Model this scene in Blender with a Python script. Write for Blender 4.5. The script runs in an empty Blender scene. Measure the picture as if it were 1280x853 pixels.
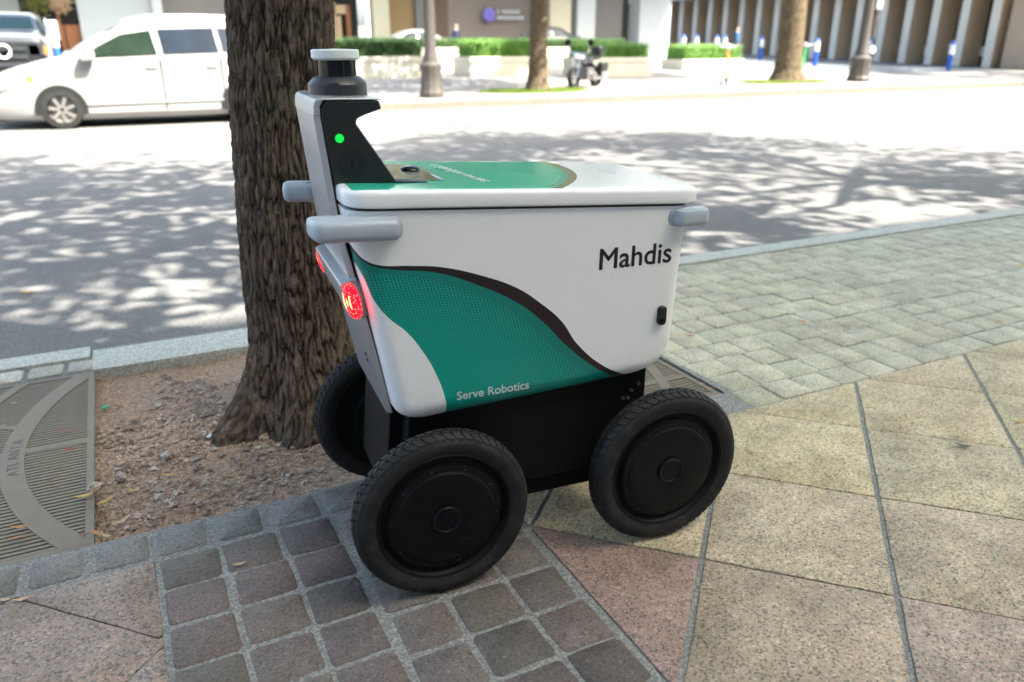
import bpy, bmesh, math, random
from mathutils import Vector, Matrix, noise
R = math.radians
random.seed(7)
S = bpy.context.scene
col = S.collection

# ------------------------------------------------------------------ camera, sky, sun, exposure
cd = bpy.data.cameras.new("camera"); cam = bpy.data.objects.new("camera", cd); col.objects.link(cam)
cam.location = (0, 0, 1.35)
cam.rotation_euler = (R(90 - 20.985), 0, R(-26.569))
cd.sensor_width = 36; cd.lens = 27.337; cd.clip_start = 0.05; cd.clip_end = 600
cd.dof.use_dof = True; cd.dof.focus_distance = 2.05; cd.dof.aperture_fstop = 2.4
S.camera = cam
SUN_AZ = (0.60, -0.80); SUN_EL = 50.0
w = bpy.data.worlds.new("World"); S.world = w; w.use_nodes = True
nt = w.node_tree; bg = nt.nodes['Background']
sky = nt.nodes.new('ShaderNodeTexSky'); sky.sky_type = 'NISHITA'; sky.sun_disc = False
sky.sun_elevation = R(SUN_EL); sky.sun_rotation = math.atan2(SUN_AZ[0], SUN_AZ[1])
sky.air_density = 0.7; sky.dust_density = 4.0; sky.ozone_density = 0.4
tint = nt.nodes.new('ShaderNodeMix'); tint.data_type = 'RGBA'; tint.blend_type = 'MULTIPLY'; tint.inputs[0].default_value = 1
tint.inputs[7].default_value = (.985, 1.02, .955, 1)
nt.links.new(sky.outputs[0], tint.inputs[6]); nt.links.new(tint.outputs[2], bg.inputs[0]); bg.inputs[1].default_value = 0.125
ld = bpy.data.lights.new("sun", 'SUN'); ld.energy = 3.6; ld.angle = R(0.6); ld.color = (1, 0.94, 0.85)
sun = bpy.data.objects.new("sun", ld); col.objects.link(sun)
sv = Vector((SUN_AZ[0] * math.cos(R(SUN_EL)), SUN_AZ[1] * math.cos(R(SUN_EL)), math.sin(R(SUN_EL))))
sun.rotation_euler = sv.to_track_quat('Z', 'Y').to_euler(); sun.location = (20, -30, 40)
S.view_settings.view_transform = 'Standard'; S.view_settings.look = 'None'
S.view_settings.exposure = 2.82; S.view_settings.gamma = 1.0

# ------------------------------------------------------------------ materials
def lin(c):
    return tuple((x / 12.92 if x <= .04045 else ((x + .055) / 1.055) ** 2.4) for x in c)
def new_mat(name):
    m = bpy.data.materials.new(name); m.use_nodes = True
    return m, m.node_tree, m.node_tree.nodes['Principled BSDF']
def N(t, typ, **kw):
    n = t.nodes.new(typ)
    for k, v in kw.items():
        if isinstance(k, str) and hasattr(n, k): setattr(n, k, v)
    return n
def math_(t, op, a, b=None, c=None, clamp=False):
    n = t.nodes.new('ShaderNodeMath'); n.operation = op; n.use_clamp = clamp
    for i, v in enumerate((a, b, c)):
        if v is None: continue
        if isinstance(v, (int, float)): n.inputs[i].default_value = v
        else: t.links.new(v, n.inputs[i])
    return n.outputs[0]
def mixc(t, fac, a, b, blend='MIX'):
    n = t.nodes.new('ShaderNodeMix'); n.data_type = 'RGBA'; n.blend_type = blend
    for i, v in ((0, fac), (6, a), (7, b)):
        if isinstance(v, (int, float)): n.inputs[i].default_value = v
        elif isinstance(v, tuple): n.inputs[i].default_value = (*v[:3], 1)
        else: t.links.new(v, n.inputs[i])
    return n.outputs[2]
def ramp(t, fac, stops, interp='LINEAR'):
    n = t.nodes.new('ShaderNodeValToRGB'); n.color_ramp.interpolation = interp
    el = n.color_ramp.elements
    while len(el) < len(stops): el.new(0.5)
    for e, (p, c) in zip(el, stops):
        e.position = p; e.color = (*c, 1) if len(c) == 3 else c
    t.links.new(fac, n.inputs[0]); return n.outputs[0]
def tex_noise(t, vec, scale, detail=4, rough=.55, dist=0):
    n = t.nodes.new('ShaderNodeTexNoise'); n.inputs['Scale'].default_value = scale
    n.inputs['Detail'].default_value = detail; n.inputs['Roughness'].default_value = rough
    n.inputs['Distortion'].default_value = dist
    t.links.new(vec, n.inputs['Vector']); return n
def tex_vor(t, vec, scale, feature='F1', rnd=1.0):
    n = t.nodes.new('ShaderNodeTexVoronoi'); n.feature = feature; n.inputs['Scale'].default_value = scale
    n.inputs['Randomness'].default_value = rnd
    t.links.new(vec, n.inputs['Vector']); return n
def bump(t, b, h, strength, dist=.002):
    n = t.nodes.new('ShaderNodeBump'); n.inputs['Strength'].default_value = strength; n.inputs['Distance'].default_value = dist
    t.links.new(h, n.inputs['Height']); t.links.new(n.outputs[0], b.inputs['Normal'])
def coords(t, kind='Object'):
    return t.nodes.new('ShaderNodeTexCoord').outputs[kind]
def pos(t):
    return t.nodes.new('ShaderNodeNewGeometry').outputs['Position']

def simple(name, c, rough=.5, metal=0, coat=0, wear=.06, scale=9, bmp=0):
    """plain surface with slight procedural unevenness of colour and gloss"""
    m, t, b = new_mat(name); v = coords(t)
    n = tex_noise(t, v, scale, 5)
    t.links.new(mixc(t, n.outputs[0], tuple(x * (1 - wear) for x in c), tuple(min(1, x * (1 + wear)) for x in c)), b.inputs['Base Color'])
    r2 = math_(t, 'MULTIPLY_ADD', n.outputs[0], .16, rough - .08, clamp=True)
    t.links.new(r2, b.inputs['Roughness'])
    b.inputs['Metallic'].default_value = metal
    if coat: b.inputs['Coat Weight'].default_value = coat; b.inputs['Coat Roughness'].default_value = .08
    if bmp:
        n2 = tex_noise(t, v, scale * 25, 3); bump(t, b, n2.outputs[0], bmp, .001)
    return m
def emit(name, c, strength):
    m, t, b = new_mat(name)
    b.inputs['Base Color'].default_value = (*c, 1)
    b.inputs['Emission Color'].default_value = (*c, 1); b.inputs['Emission Strength'].default_value = strength
    return m

def granite(name, rough_tex=False):
    m, t, b = new_mat(name); v = pos(t)
    oi = t.nodes.new('ShaderNodeObjectInfo')
    base = oi.outputs['Color']
    n1 = tex_noise(t, v, 6, 4); n2 = tex_noise(t, v, 55 if not rough_tex else 70, 5, .7)
    vo = tex_vor(t, v, 175 if not rough_tex else 210)
    sep = t.nodes.new('ShaderNodeSeparateColor'); t.links.new(vo.outputs['Color'], sep.inputs[0])
    g = .8 if not rough_tex else 1.0
    grain = ramp(t, sep.outputs[0], [(0, (.42, .46, .44)), (.16, (.80, .80, .78)), (.34, (1.12, .95, .86)), (.52, (1.0, 1.0, 1.0)), (.70, (1.22, 1.06, .95)), (.84, (.92, 1.0, .95)), (.92, (1.45, 1.42, 1.38))], 'CONSTANT')
    c = mixc(t, .85 if not rough_tex else .6, base, mixc(t, 1.0, base, grain, 'MULTIPLY'))
    n3 = tex_noise(t, v, 92 if not rough_tex else 110, 3, .6, .5)
    dark = ramp(t, n3.outputs[0], [(.60, (0, 0, 0)), (.655, (1, 1, 1))])
    c = mixc(t, math_(t, 'MULTIPLY', dark, .78), c, (.05, .06, .052))
    lt = ramp(t, n2.outputs[0], [(.58, (0, 0, 0)), (.72, (1, 1, 1))])
    c = mixc(t, math_(t, 'MULTIPLY', lt, .22), c, (.66, .61, .56))
    n4 = tex_noise(t, v, 2.2, 5, .65)
    st = ramp(t, math_(t, 'ADD', math_(t, 'MULTIPLY', n1.outputs[0], .5), math_(t, 'MULTIPLY', n4.outputs[0], .5)), [(.36, (.66, .65, .63)), (.60, (1.10, 1.10, 1.10))])
    gum = tex_vor(t, v, 3.1); c = mixc(t, ramp(t, gum.outputs['Distance'], [(.035, (.55, .55, .55)), (.05, (0, 0, 0))]), c, (.07, .065, .055))
    c = mixc(t, 1.0, c, st, 'MULTIPLY')
    dirt = tex_noise(t, v, 14, 6, .7)
    c = mixc(t, math_(t, 'MULTIPLY', ramp(t, dirt.outputs[0], [(.52, (0, 0, 0)), (.75, (1, 1, 1))]), .25), c, (.13, .12, .10))
    t.links.new(c, b.inputs['Base Color'])
    t.links.new(math_(t, 'MULTIPLY_ADD', n2.outputs[0], .3, .5), b.inputs['Roughness'])
    b.inputs['Specular IOR Level'].default_value = .35
    h = math_(t, 'ADD', math_(t, 'MULTIPLY', n2.outputs[0], 1.0), math_(t, 'MULTIPLY', n3.outputs[0], .6))
    bump(t, b, h, .75 if rough_tex else .3, .006 if rough_tex else .002)
    return m
M = {}
M['granite'] = granite('flamed granite'); M['sett'] = granite('split granite', True)

def ground_mat(name, c1, c2, c3=None, s=40, bmp=.5, big=.7, dist=.004):
    m, t, b = new_mat(name); v = pos(t)
    a = tex_noise(t, v, s, 6, .7); g = tex_noise(t, v, big, 5, .6)
    c = mixc(t, a.outputs[0], c1, c2)
    if c3: c = mixc(t, ramp(t, g.outputs[0], [(.42, (0, 0, 0)), (.62, (1, 1, 1))]), c, c3)
    vo = tex_vor(t, v, s * 3.2); sep = t.nodes.new('ShaderNodeSeparateColor'); t.links.new(vo.outputs['Color'], sep.inputs[0])
    c = mixc(t, 1.0, c, ramp(t, sep.outputs[0], [(0, (.65, .65, .65)), (.6, (1, 1, 1)), (1, (1.35, 1.35, 1.35))]), 'MULTIPLY')
    t.links.new(c, b.inputs['Base Color']); b.inputs['Roughness'].default_value = .92; b.inputs['Specular IOR Level'].default_value = .25
    bump(t, b, math_(t, 'ADD', a.outputs[0], math_(t, 'MULTIPLY', vo.outputs['Distance'], .7)), bmp, dist)
    return m
M['mortar'] = ground_mat('cement mortar', (.16, .165, .155), (.28, .285, .265), (.22, .225, .21), 60, .8, 3)
M['asphalt'] = ground_mat('worn asphalt', (.115, .113, .108), (.195, .19, .182), (.165, .162, .155), 55, .4, .35)
M['dirt'] = ground_mat('bare dirt', (.27, .18, .12), (.50, .365, .26), (.39, .26, .175), 35, 1.0, 4, .012)
M['paving'] = ground_mat('plaza paving', (.25, .235, .22), (.33, .31, .29), (.27, .25, .235), 20, .2, .8)
M['kerb'] = ground_mat('kerb concrete', (.36, .37, .33), (.50, .51, .455), (.44, .45, .40), 45, .3, 2.5)
M['soil'] = ground_mat('lawn soil', (.05, .09, .02), (.12, .17, .03), None, 15, .5)

def leaf_mat(name, c1, c2, trans=.45, rough=.5):
    m, t, b = new_mat(name)
    v = pos(t); n = tex_noise(t, v, 3.0, 3)
    n2 = tex_noise(t, v, 40, 2)
    f = math_(t, 'ADD', math_(t, 'MULTIPLY', n.outputs[0], .6), math_(t, 'MULTIPLY', n2.outputs[0], .4))
    c = mixc(t, ramp(t, f, [(.35, (0, 0, 0)), (.65, (1, 1, 1))]), c1, c2)
    t.links.new(c, b.inputs['Base Color']); b.inputs['Roughness'].default_value = rough
    tr = t.nodes.new('ShaderNodeBsdfTranslucent'); t.links.new(mixc(t, 1.0, c, (1.5, 1.6, .7), 'MULTIPLY'), tr.inputs[0])
    mx = t.nodes.new('ShaderNodeMixShader'); mx.inputs[0].default_value = trans
    t.links.new(b.outputs[0], mx.inputs[1]); t.links.new(tr.outputs[0], mx.inputs[2])
    t.links.new(mx.outputs[0], t.nodes['Material Output'].inputs[0])
    return m
M['leaf'] = leaf_mat('oak foliage', (.035, .075, .015), (.09, .14, .03))
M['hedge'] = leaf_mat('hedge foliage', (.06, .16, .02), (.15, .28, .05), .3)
M['hedge_shaded'] = leaf_mat('shaded hedge foliage', (.018, .055, .010), (.05, .11, .02), .2)  # darker copy of the hedge colour with the shade painted in
M['grass'] = leaf_mat('grass blades', (.10, .16, .02), (.2, .27, .05), .3)
M['shrub'] = leaf_mat('reflection shrub foliage', (.1, .13, .03), (.2, .2, .06), .3)

def bark_mat(name, base, ridge):
    m, t, b = new_mat(name); v = pos(t)
    mp = t.nodes.new('ShaderNodeMapping'); mp.inputs['Scale'].default_value = (1, 1, .22); t.links.new(v, mp.inputs[0])
    n = tex_noise(t, mp.outputs[0], 60, 6, .7); n2 = tex_noise(t, v, 130, 3, .7); n3 = tex_noise(t, v, 5, 4)
    c = mixc(t, ramp(t, n.outputs[0], [(.35, (0, 0, 0)), (.7, (1, 1, 1))]), base, ridge)
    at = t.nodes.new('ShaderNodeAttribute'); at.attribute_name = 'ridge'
    c = mixc(t, 1.0, c, ramp(t, at.outputs['Fac'], [(.1, (.22, .17, .15)), (.5, (.80, .75, .71)), (.95, (1.75, 1.72, 1.66))]), 'MULTIPLY')  # furrows painted darker and ridges lighter to strengthen the relief shading
    c = mixc(t, math_(t, 'MULTIPLY', ramp(t, n3.outputs[0], [(.5, (0, 0, 0)), (.7, (1, 1, 1))]), .35), c, (.085, .095, .06))
    li = tex_vor(t, v, 42); lic = ramp(t, li.outputs['Distance'], [(.06, (1, 1, 1)), (.16, (0, 0, 0))])
    lm = math_(t, 'MULTIPLY', lic, ramp(t, n2.outputs[0], [(.5, (0, 0, 0)), (.62, (1, 1, 1))]))
    c = mixc(t, math_(t, 'MULTIPLY', lm, .9), c, (.42, .43, .38))
    t.links.new(c, b.inputs['Base Color']); b.inputs['Roughness'].default_value = .95; b.inputs['Specular IOR Level'].default_value = .2
    bump(t, b, math_(t, 'ADD', n.outputs[0], math_(t, 'MULTIPLY', n2.outputs[0], .5)), .9, .006)
    return m
M['bark'] = bark_mat('oak bark', (.033, .024, .0175), (.145, .112, .086))
M['bark2'] = bark_mat('pale street tree bark', (.055, .042, .027), (.12, .092, .06))

WHITE = (.80, .81, .80); TEAL = (.0, .29, .225); TEAL2 = (.0, .185, .15); STRIPE = (.016, .009, .010)
M['white_plastic'] = simple('white gloss plastic', WHITE, .3, 0, .5, .015, 3)
M['black_plastic'] = simple('black satin plastic', (.010, .012, .013), .38, 0, 0, .2, 20, .12)
M['black_metal'] = simple('black powder coat', (.003, .003, .003), .6, 0, 0, .2, 20)
M['black_metal'].node_tree.nodes['Principled BSDF'].inputs['Specular IOR Level'].default_value = .2
M['cap_black'] = simple('black hub plastic', (.003, .004, .005), .36, 0, 0, .25, 30)
M['cap_black'].node_tree.nodes['Principled BSDF'].inputs['Specular IOR Level'].default_value = .17
M['rubber'] = simple('tyre rubber', (.0085, .0088, .009), .7, 0, 0, .3, 18, .25)
M['rubber'].node_tree.nodes['Principled BSDF'].inputs['Specular IOR Level'].default_value = .35
def dust(m, c, fac, sc):
    t = m.node_tree; b = t.nodes['Principled BSDF']; src = b.inputs['Base Color'].links[0].from_socket; v = coords(t)
    n = tex_noise(t, v, sc, 6, .75, .5); f = ramp(t, n.outputs[0], [(.45, (0, 0, 0)), (.72, (1, 1, 1))])
    t.links.new(mixc(t, math_(t, 'MULTIPLY', f, fac), src, c), b.inputs['Base Color'])
dust(M['rubber'], (.09, .082, .07), .22, 22)
M['grey_plastic'] = simple('grey blue plastic', (.36, .41, .46), .42, 0, .1, .04, 6)
M['grey_metal'] = simple('brushed grey panel', (.40, .41, .42), .34, .55, 0, .06, 5)
M['dark_grey'] = simple('dark grey coated metal', (.032, .034, .037), .42, .2, 0, .1, 8)
M['ink_black'] = simple('black vinyl lettering', (.006, .008, .008), .5)
M['ink_pale'] = simple('pale vinyl lettering', (.50, .62, .62), .5)
M['screw'] = simple('steel screw', (.35, .35, .36), .35, .9)
M['tree_reflection'] = simple('reflection tinted insert', (.22, .22, .13), .16, .3, .5)  # olive of the reflected trees put into the plate's colour
dust(M['cap_black'], (.04, .04, .04), .12, 40)
def scratches(m):
    t = m.node_tree; b = t.nodes['Principled BSDF']; src = b.inputs['Base Color'].links[0].from_socket; out = src
    for ang, sc_ in ((.4, 1), (2.0, 1.3)):
        mp = t.nodes.new('ShaderNodeMapping'); mp.inputs['Rotation'].default_value = (0, ang, 0); mp.inputs['Scale'].default_value = (14 * sc_, 1, 520 * sc_); t.links.new(coords(t), mp.inputs[0])
        n = tex_noise(t, mp.outputs[0], 1.0, 2, .5); f = ramp(t, n.outputs[0], [(.735, (0, 0, 0)), (.76, (1, 1, 1))]); out = mixc(t, math_(t, 'MULTIPLY', f, .7), out, (.16, .16, .16))
    t.links.new(out, b.inputs['Base Color'])
scratches(M['cap_black'])
M['glass_black'] = simple('black sensor glass', (.004, .006, .008), .07)
M['glass_black'].node_tree.nodes['Principled BSDF'].inputs['Specular IOR Level'].default_value = .3
M['sensor_white'] = simple('pale sensor cap', (.66, .69, .67), .45)
M['chrome'] = simple('chrome', (.7, .7, .7), .15, 1)
M['led_green'] = emit('green status light', (.0, .17, .012), 1.0)
def lamp_red():
    m, t, b = new_mat('red tail light'); v = coords(t)
    vo = tex_vor(t, v, 150); c = ramp(t, vo.outputs['Distance'], [(.12, (1.0, .05, .02)), (.4, (.8, .0, .006))])
    t.links.new(c, b.inputs['Emission Color'])
    t.links.new(math_(t, 'MULTIPLY_ADD', math_(t, 'SUBTRACT', 1, vo.outputs['Distance'], clamp=True), 2.2, .3), b.inputs['Emission Strength'])
    b.inputs['Base Color'].default_value = (.6, .01, .01, 1); b.inputs['Roughness'].default_value = .2
    return m
M['red_light'] = lamp_red(); M['hot_led'] = emit('hot red led', (1.0, .10, .04), 2.0)

def fcurve(t, val, pts):
    """value -> value lookup with a float curve; inputs and outputs already in 0..1"""
    n = t.nodes.new('ShaderNodeFloatCurve'); cv = n.mapping.curves[0]
    cv.points[0].location = pts[0]; cv.points[1].location = pts[-1]
    for p in pts[1:-1]: cv.points.new(*p)
    n.mapping.update(); t.links.new(val, n.inputs['Value']); return n.outputs[0]
def livery():
    m, t, b = new_mat('printed tub plastic'); v = coords(t)
    sp = t.nodes.new('ShaderNodeSeparateXYZ'); t.links.new(v, sp.inputs[0]); X, Y, Z = sp.outputs
    u = math_(t, 'ADD', X, .2, clamp=True)
    V = lambda L: [(max(0, min(1, a + .2)), max(0, min(1, (z - .4) / .6))) for a, z in L]
    top = fcurve(t, u, V([(-.2, 1.0), (-.169, .934), (-.158, .91), (-.141, .89), (-.111, .876), (-.038, .867), (.033, .857), (.137, .825), (.232, .782), (.298, .733), (.354, .681), (.406, .606), (.482, .535), (.559, .491), (.66, .44), (.8, .4)]))
    low = fcurve(t, u, V([(-.2, .98), (-.168, .918), (-.154, .896), (-.129, .877), (-.084, .863), (.024, .844), (.136, .798), (.232, .744), (.299, .688), (.37, .611), (.444, .544), (.513, .498), (.6, .45), (.8, .4)]))
    inn = fcurve(t, u, V([(-.2, .93), (-.16, .885), (-.143, .867), (-.039, .842), (.032, .82), (.136, .774), (.232, .71), (.3, .645), (.371, .573), (.437, .524), (.52, .46), (.8, .4)]))
    vz = math_(t, 'DIVIDE', math_(t, 'SUBTRACT', Z, .4), .6)
    # left edge of the swoosh, x as a function of height
    lx = fcurve(t, math_(t, 'ADD', vz, 0, clamp=True), [(max(0, (z - .4) / .6), a + .2) for a, z in [(.04, .4), (.042, .462), (.04, .503), (.019, .577), (-.013, .645), (-.054, .706), (-.09, .741), (-.121, .784), (-.141, .839), (-.167, .907), (-.195, 1.0)]])
    right = math_(t, 'GREATER_THAN', u, lx)
    below = lambda c: math_(t, 'LESS_THAN', vz, c)
    a1 = below(top)
    a2 = math_(t, 'MULTIPLY', below(low), right); a3 = math_(t, 'MULTIPLY', below(inn), right)
    stripe = math_(t, 'MULTIPLY', a1, math_(t, 'SUBTRACT', 1, below(low)))
    stripe = math_(t, 'MULTIPLY', stripe, math_(t, 'LESS_THAN', X, .70))
    # perforation: staggered slanted dashes that fade away from the upper edge
    row = math_(t, 'DIVIDE', Z, .0068); rf = math_(t, 'FLOOR', row)
    cx = math_(t, 'ADD', math_(t, 'DIVIDE', math_(t, 'SUBTRACT', X, math_(t, 'MULTIPLY', Z, .35)), .0086), math_(t, 'MULTIPLY', rf, .5))
    fx = math_(t, 'ABSOLUTE', math_(t, 'SUBTRACT', math_(t, 'FRACT', cx), .5)); fz = math_(t, 'ABSOLUTE', math_(t, 'SUBTRACT', math_(t, 'FRACT', row), .5))
    d = math_(t, 'MULTIPLY', math_(t, 'SUBTRACT', inn, vz), .6)
    size = math_(t, 'MULTIPLY', math_(t, 'SUBTRACT', 1, math_(t, 'DIVIDE', d, .27), clamp=True), .36)
    dash = math_(t, 'MULTIPLY', math_(t, 'LESS_THAN', fx, math_(t, 'MULTIPLY', size, .62)), math_(t, 'LESS_THAN', fz, size))
    c = mixc(t, stripe, WHITE, STRIPE); c = mixc(t, a2, c, TEAL2); c = mixc(t, a3, c, TEAL)
    c = mixc(t, math_(t, 'MULTIPLY', dash, math_(t, 'MULTIPLY', a3, .85)), c, (.0, .035, .035))
    sm = tex_noise(t, v, 9, 6, .75, .8); fine = tex_noise(t, v, 60, 4, .7)
    low_ = math_(t, 'MULTIPLY', math_(t, 'SUBTRACT', .60, Z), 5.0, clamp=True)
    gr = math_(t, 'MULTIPLY', ramp(t, math_(t, 'ADD', math_(t, 'MULTIPLY', sm.outputs[0], .7), math_(t, 'MULTIPLY', fine.outputs[0], .3)), [(.46, (0, 0, 0)), (.70, (1, 1, 1))]), math_(t, 'MULTIPLY_ADD', low_, .28, .03))
    c = mixc(t, gr, c, (.22, .20, .17))
    t.links.new(c, b.inputs['Base Color'])
    t.links.new(math_(t, 'MULTIPLY_ADD', sm.outputs[0], .26, .22), b.inputs['Roughness'])
    b.inputs['Specular IOR Level'].default_value = .35; b.inputs['Coat Weight'].default_value = .08; b.inputs['Coat Roughness'].default_value = .12
    return m
def lid_print():
    m, t, b = new_mat('printed lid plastic'); v = coords(t)
    sp = t.nodes.new('ShaderNodeSeparateXYZ'); t.links.new(v, sp.inputs[0]); X, Y, Z = sp.outputs
    gn = t.nodes.new('ShaderNodeTexCoord').outputs['Normal']; sn = t.nodes.new('ShaderNodeSeparateXYZ'); t.links.new(gn, sn.inputs[0])
    topm = math_(t, 'GREATER_THAN', sn.outputs[2], .93)
    q = math_(t, 'SUBTRACT', Y, .16); q = math_(t, 'MULTIPLY', math_(t, 'MULTIPLY', q, q), -1.12)
    edge = lambda k: math_(t, 'LESS_THAN', X, math_(t, 'ADD', q, k))
    c = mixc(t, edge(.535), WHITE, (.17, .12, .05)); c = mixc(t, edge(.508), c, (.035, .34, .22)); c = mixc(t, edge(.487), c, (.035, .42, .28))
    # white corner at the rear
    yy = math_(t, 'ABSOLUTE', Y)
    lim = math_(t, 'MULTIPLY', math_(t, 'GREATER_THAN', X, -.158), math_(t, 'LESS_THAN', yy, .247))
    c = mixc(t, math_(t, 'MULTIPLY', topm, lim), WHITE, c)
    t.links.new(c, b.inputs['Base Color']); b.inputs['Roughness'].default_value = .17
    b.inputs['Specular IOR Level'].default_value = .42
    return m
M['livery'] = livery(); M['lid'] = lid_print()

# ------------------------------------------------------------------ geometry helpers
class MB:
    def __init__(s): s.v = []; s.f = []; s.mi = []; s.cur = 0
    def add(s, vs, fs):
        o = len(s.v); s.v += [tuple(p) for p in vs]
        for f in fs: s.f.append([i + o for i in f]); s.mi.append(s.cur)
    def box(s, c, d, rot=None):
        x, y, z = (k / 2 for k in d); P = [Vector((a * x, b * y, e * z)) for a in (-1, 1) for b in (-1, 1) for e in (-1, 1)]
        if rot: P = [rot @ p for p in P]
        P = [p + Vector(c) for p in P]
        s.add(P, [(0, 1, 3, 2), (4, 6, 7, 5), (0, 4, 5, 1), (2, 3, 7, 6), (0, 2, 6, 4), (1, 5, 7, 3)])
    def bar(s, a, b, w, h=None):
        a, b = Vector(a), Vector(b); d = b - a; rot = d.to_track_quat('X', 'Z').to_matrix()
        s.box((a + b) / 2, (d.length, w, h or w), rot)
    def tube(s, pts, r, n=10, cap=True):
        pts = [Vector(p) for p in pts]; rs = r if isinstance(r, (list, tuple)) else [r] * len(pts)
        o = len(s.v); ref = None
        for i, p in enumerate(pts):
            d = (pts[min(i + 1, len(pts) - 1)] - pts[max(i - 1, 0)]).normalized()
            if ref is None: ref = d.orthogonal().normalized()
            ref = (ref - d * ref.dot(d)).normalized(); q = d.cross(ref)
            for k in range(n):
                a = 2 * math.pi * k / n; s.v.append(tuple(p + (ref * math.cos(a) + q * math.sin(a)) * rs[i]))
        for i in range(len(pts) - 1):
            for k in range(n):
                s.f.append([o + i * n + k, o + i * n + (k + 1) % n, o + (i + 1) * n + (k + 1) % n, o + (i + 1) * n + k]); s.mi.append(s.cur)
        if cap:
            s.f.append([o + k for k in range(n)][::-1]); s.mi.append(s.cur)
            s.f.append([o + (len(pts) - 1) * n + k for k in range(n)]); s.mi.append(s.cur)
    def lathe(s, prof, n=32, axis='Z', c=(0, 0, 0)):
        o = len(s.v); c = Vector(c)
        for r, h in prof:
            for k in range(n):
                a = 2 * math.pi * k / n; x, y = r * math.cos(a), r * math.sin(a)
                p = (x, y, h) if axis == 'Z' else ((x, h, y) if axis == 'Y' else (h, x, y))
                s.v.append(tuple(Vector(p) + c))
        for i in range(len(prof) - 1):
            for k in range(n):
                s.f.append([o + i * n + k, o + i * n + (k + 1) % n, o + (i + 1) * n + (k + 1) % n, o + (i + 1) * n + k]); s.mi.append(s.cur)
        for i, rev in ((0, 1), (len(prof) - 1, 0)):
            if prof[0] == prof[-1]: break
            if prof[i][0] > 1e-6:
                f = [o + i * n + k for k in range(n)]; s.f.append(f[::-1] if rev else f); s.mi.append(s.cur)
    def loft(s, rings, cap=True, closed=True):
        o = len(s.v); n = len(rings[0])
        for r in rings: s.v += [tuple(p) for p in r]
        for i in range(len(rings) - 1):
            for k in range(n if closed else n - 1):
                s.f.append([o + i * n + k, o + i * n + (k + 1) % n, o + (i + 1) * n + (k + 1) % n, o + (i + 1) * n + k]); s.mi.append(s.cur)
        if cap:
            s.f.append([o + k for k in range(n)][::-1]); s.mi.append(s.cur)
            s.f.append([o + (len(rings) - 1) * n + k for k in range(n)]); s.mi.append(s.cur)
    def prism(s, poly, axis, a, b, chamf=0.0):
        """extrude a 2-D polygon along an axis between a and b; axis 'Y' polygons are (x,z), 'Z' (x,y), 'X' (y,z)"""
        def P(p, h): return {'Y': (p[0], h, p[1]), 'Z': (p[0], p[1], h), 'X': (h, p[0], p[1])}[axis]
        if chamf:
            ins = inset(poly, chamf); sg = 1 if b > a else -1
            s.loft([[P(p, a) for p in ins], [P(p, a + sg * chamf) for p in poly], [P(p, b - sg * chamf) for p in poly], [P(p, b) for p in ins]])
        else: s.loft([[P(p, a) for p in poly], [P(p, b) for p in poly]])
    def mesh(s, name, mats, smooth=None):
        me = bpy.data.meshes.new(name); me.from_pydata(s.v, [], s.f)
        for m in (mats if isinstance(mats, (list, tuple)) else [mats]): me.materials.append(m)
        if len(me.materials) > 1: me.polygons.foreach_set('material_index', s.mi)
        bm = bmesh.new(); bm.from_mesh(me); bmesh.ops.recalc_face_normals(bm, faces=bm.faces[:]); bm.to_mesh(me); bm.free()
        if smooth is not None:
            me.polygons.foreach_set('use_smooth', [True] * len(me.polygons)); me.set_sharp_from_angle(angle=R(smooth))
        me.update(); return me
    def build(s, name, mats, parent=None, smooth=None, **kw):
        return link(name, s.mesh(name, mats, smooth), parent, **kw)
def link(name, me, parent=None, loc=None, rot=None, label=None, cat=None, group=None, kind=None, color=None):
    o = bpy.data.objects.new(name, me); col.objects.link(o)
    if parent: o.parent = parent
    if loc: o.location = loc
    if rot: o.rotation_euler = rot
    if label: o['label'] = label
    if cat: o['category'] = cat
    if group: o['group'] = group
    if kind: o['kind'] = kind
    if color: o.color = (*color, 1)
    return o
def thing(name, label, cat, loc=(0, 0, 0), rz=0, group=None):
    return link(name, None, None, loc, (0, 0, rz), label, cat, group)
def copy_tree(o, parent=None):
    c = o.copy(); col.objects.link(c); c.parent = parent
    for ch in [x for x in o.children]: copy_tree(ch, c)
    return c
def inset(poly, d):
    n = len(poly); out = []
    ar = sum(poly[i][0] * poly[(i + 1) % n][1] - poly[(i + 1) % n][0] * poly[i][1] for i in range(n)); sg = 1 if ar > 0 else -1
    for i in range(n):
        a, b, c = Vector(poly[i - 1]), Vector(poly[i]), Vector(poly[(i + 1) % n])
        e1 = (b - a).normalized(); e2 = (c - b).normalized()
        n1 = Vector((-e1.y, e1.x)) * sg; n2 = Vector((-e2.y, e2.x)) * sg
        k = (n1 + n2); k = k / max(1.5, k.length_squared) * 2 if k.length > 1e-6 else n1
        out.append(tuple(b + k * d))
    return out
def round_poly(poly, r, k=4):
    """round every corner of a polygon (radius or list of radii)"""
    out = []; n = len(poly)
    for i in range(n):
        rr = r[i] if isinstance(r, (list, tuple)) else r
        b = Vector(poly[i]); a = (Vector(poly[i - 1]) - b); c = (Vector(poly[(i + 1) % n]) - b)
        if rr <= 0: out.append(tuple(b)); continue
        ang = a.angle(c); t = min(rr / math.tan(ang / 2), a.length * .49, c.length * .49)
        p0 = b + a.normalized() * t; p1 = b + c.normalized() * t
        for j in range(k + 1):
            s = j / k; out.append(tuple((p0 * (1 - s) ** 2) + (b * 2 * s * (1 - s)) + (p1 * s * s)))
    return out
def rrect(x0, x1, y0, y1, r, k=6, rr=None):
    return round_poly([(x0, y0), (x1, y0), (x1, y1), (x0, y1)], [rr or r, r, r, rr or r], k)
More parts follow.
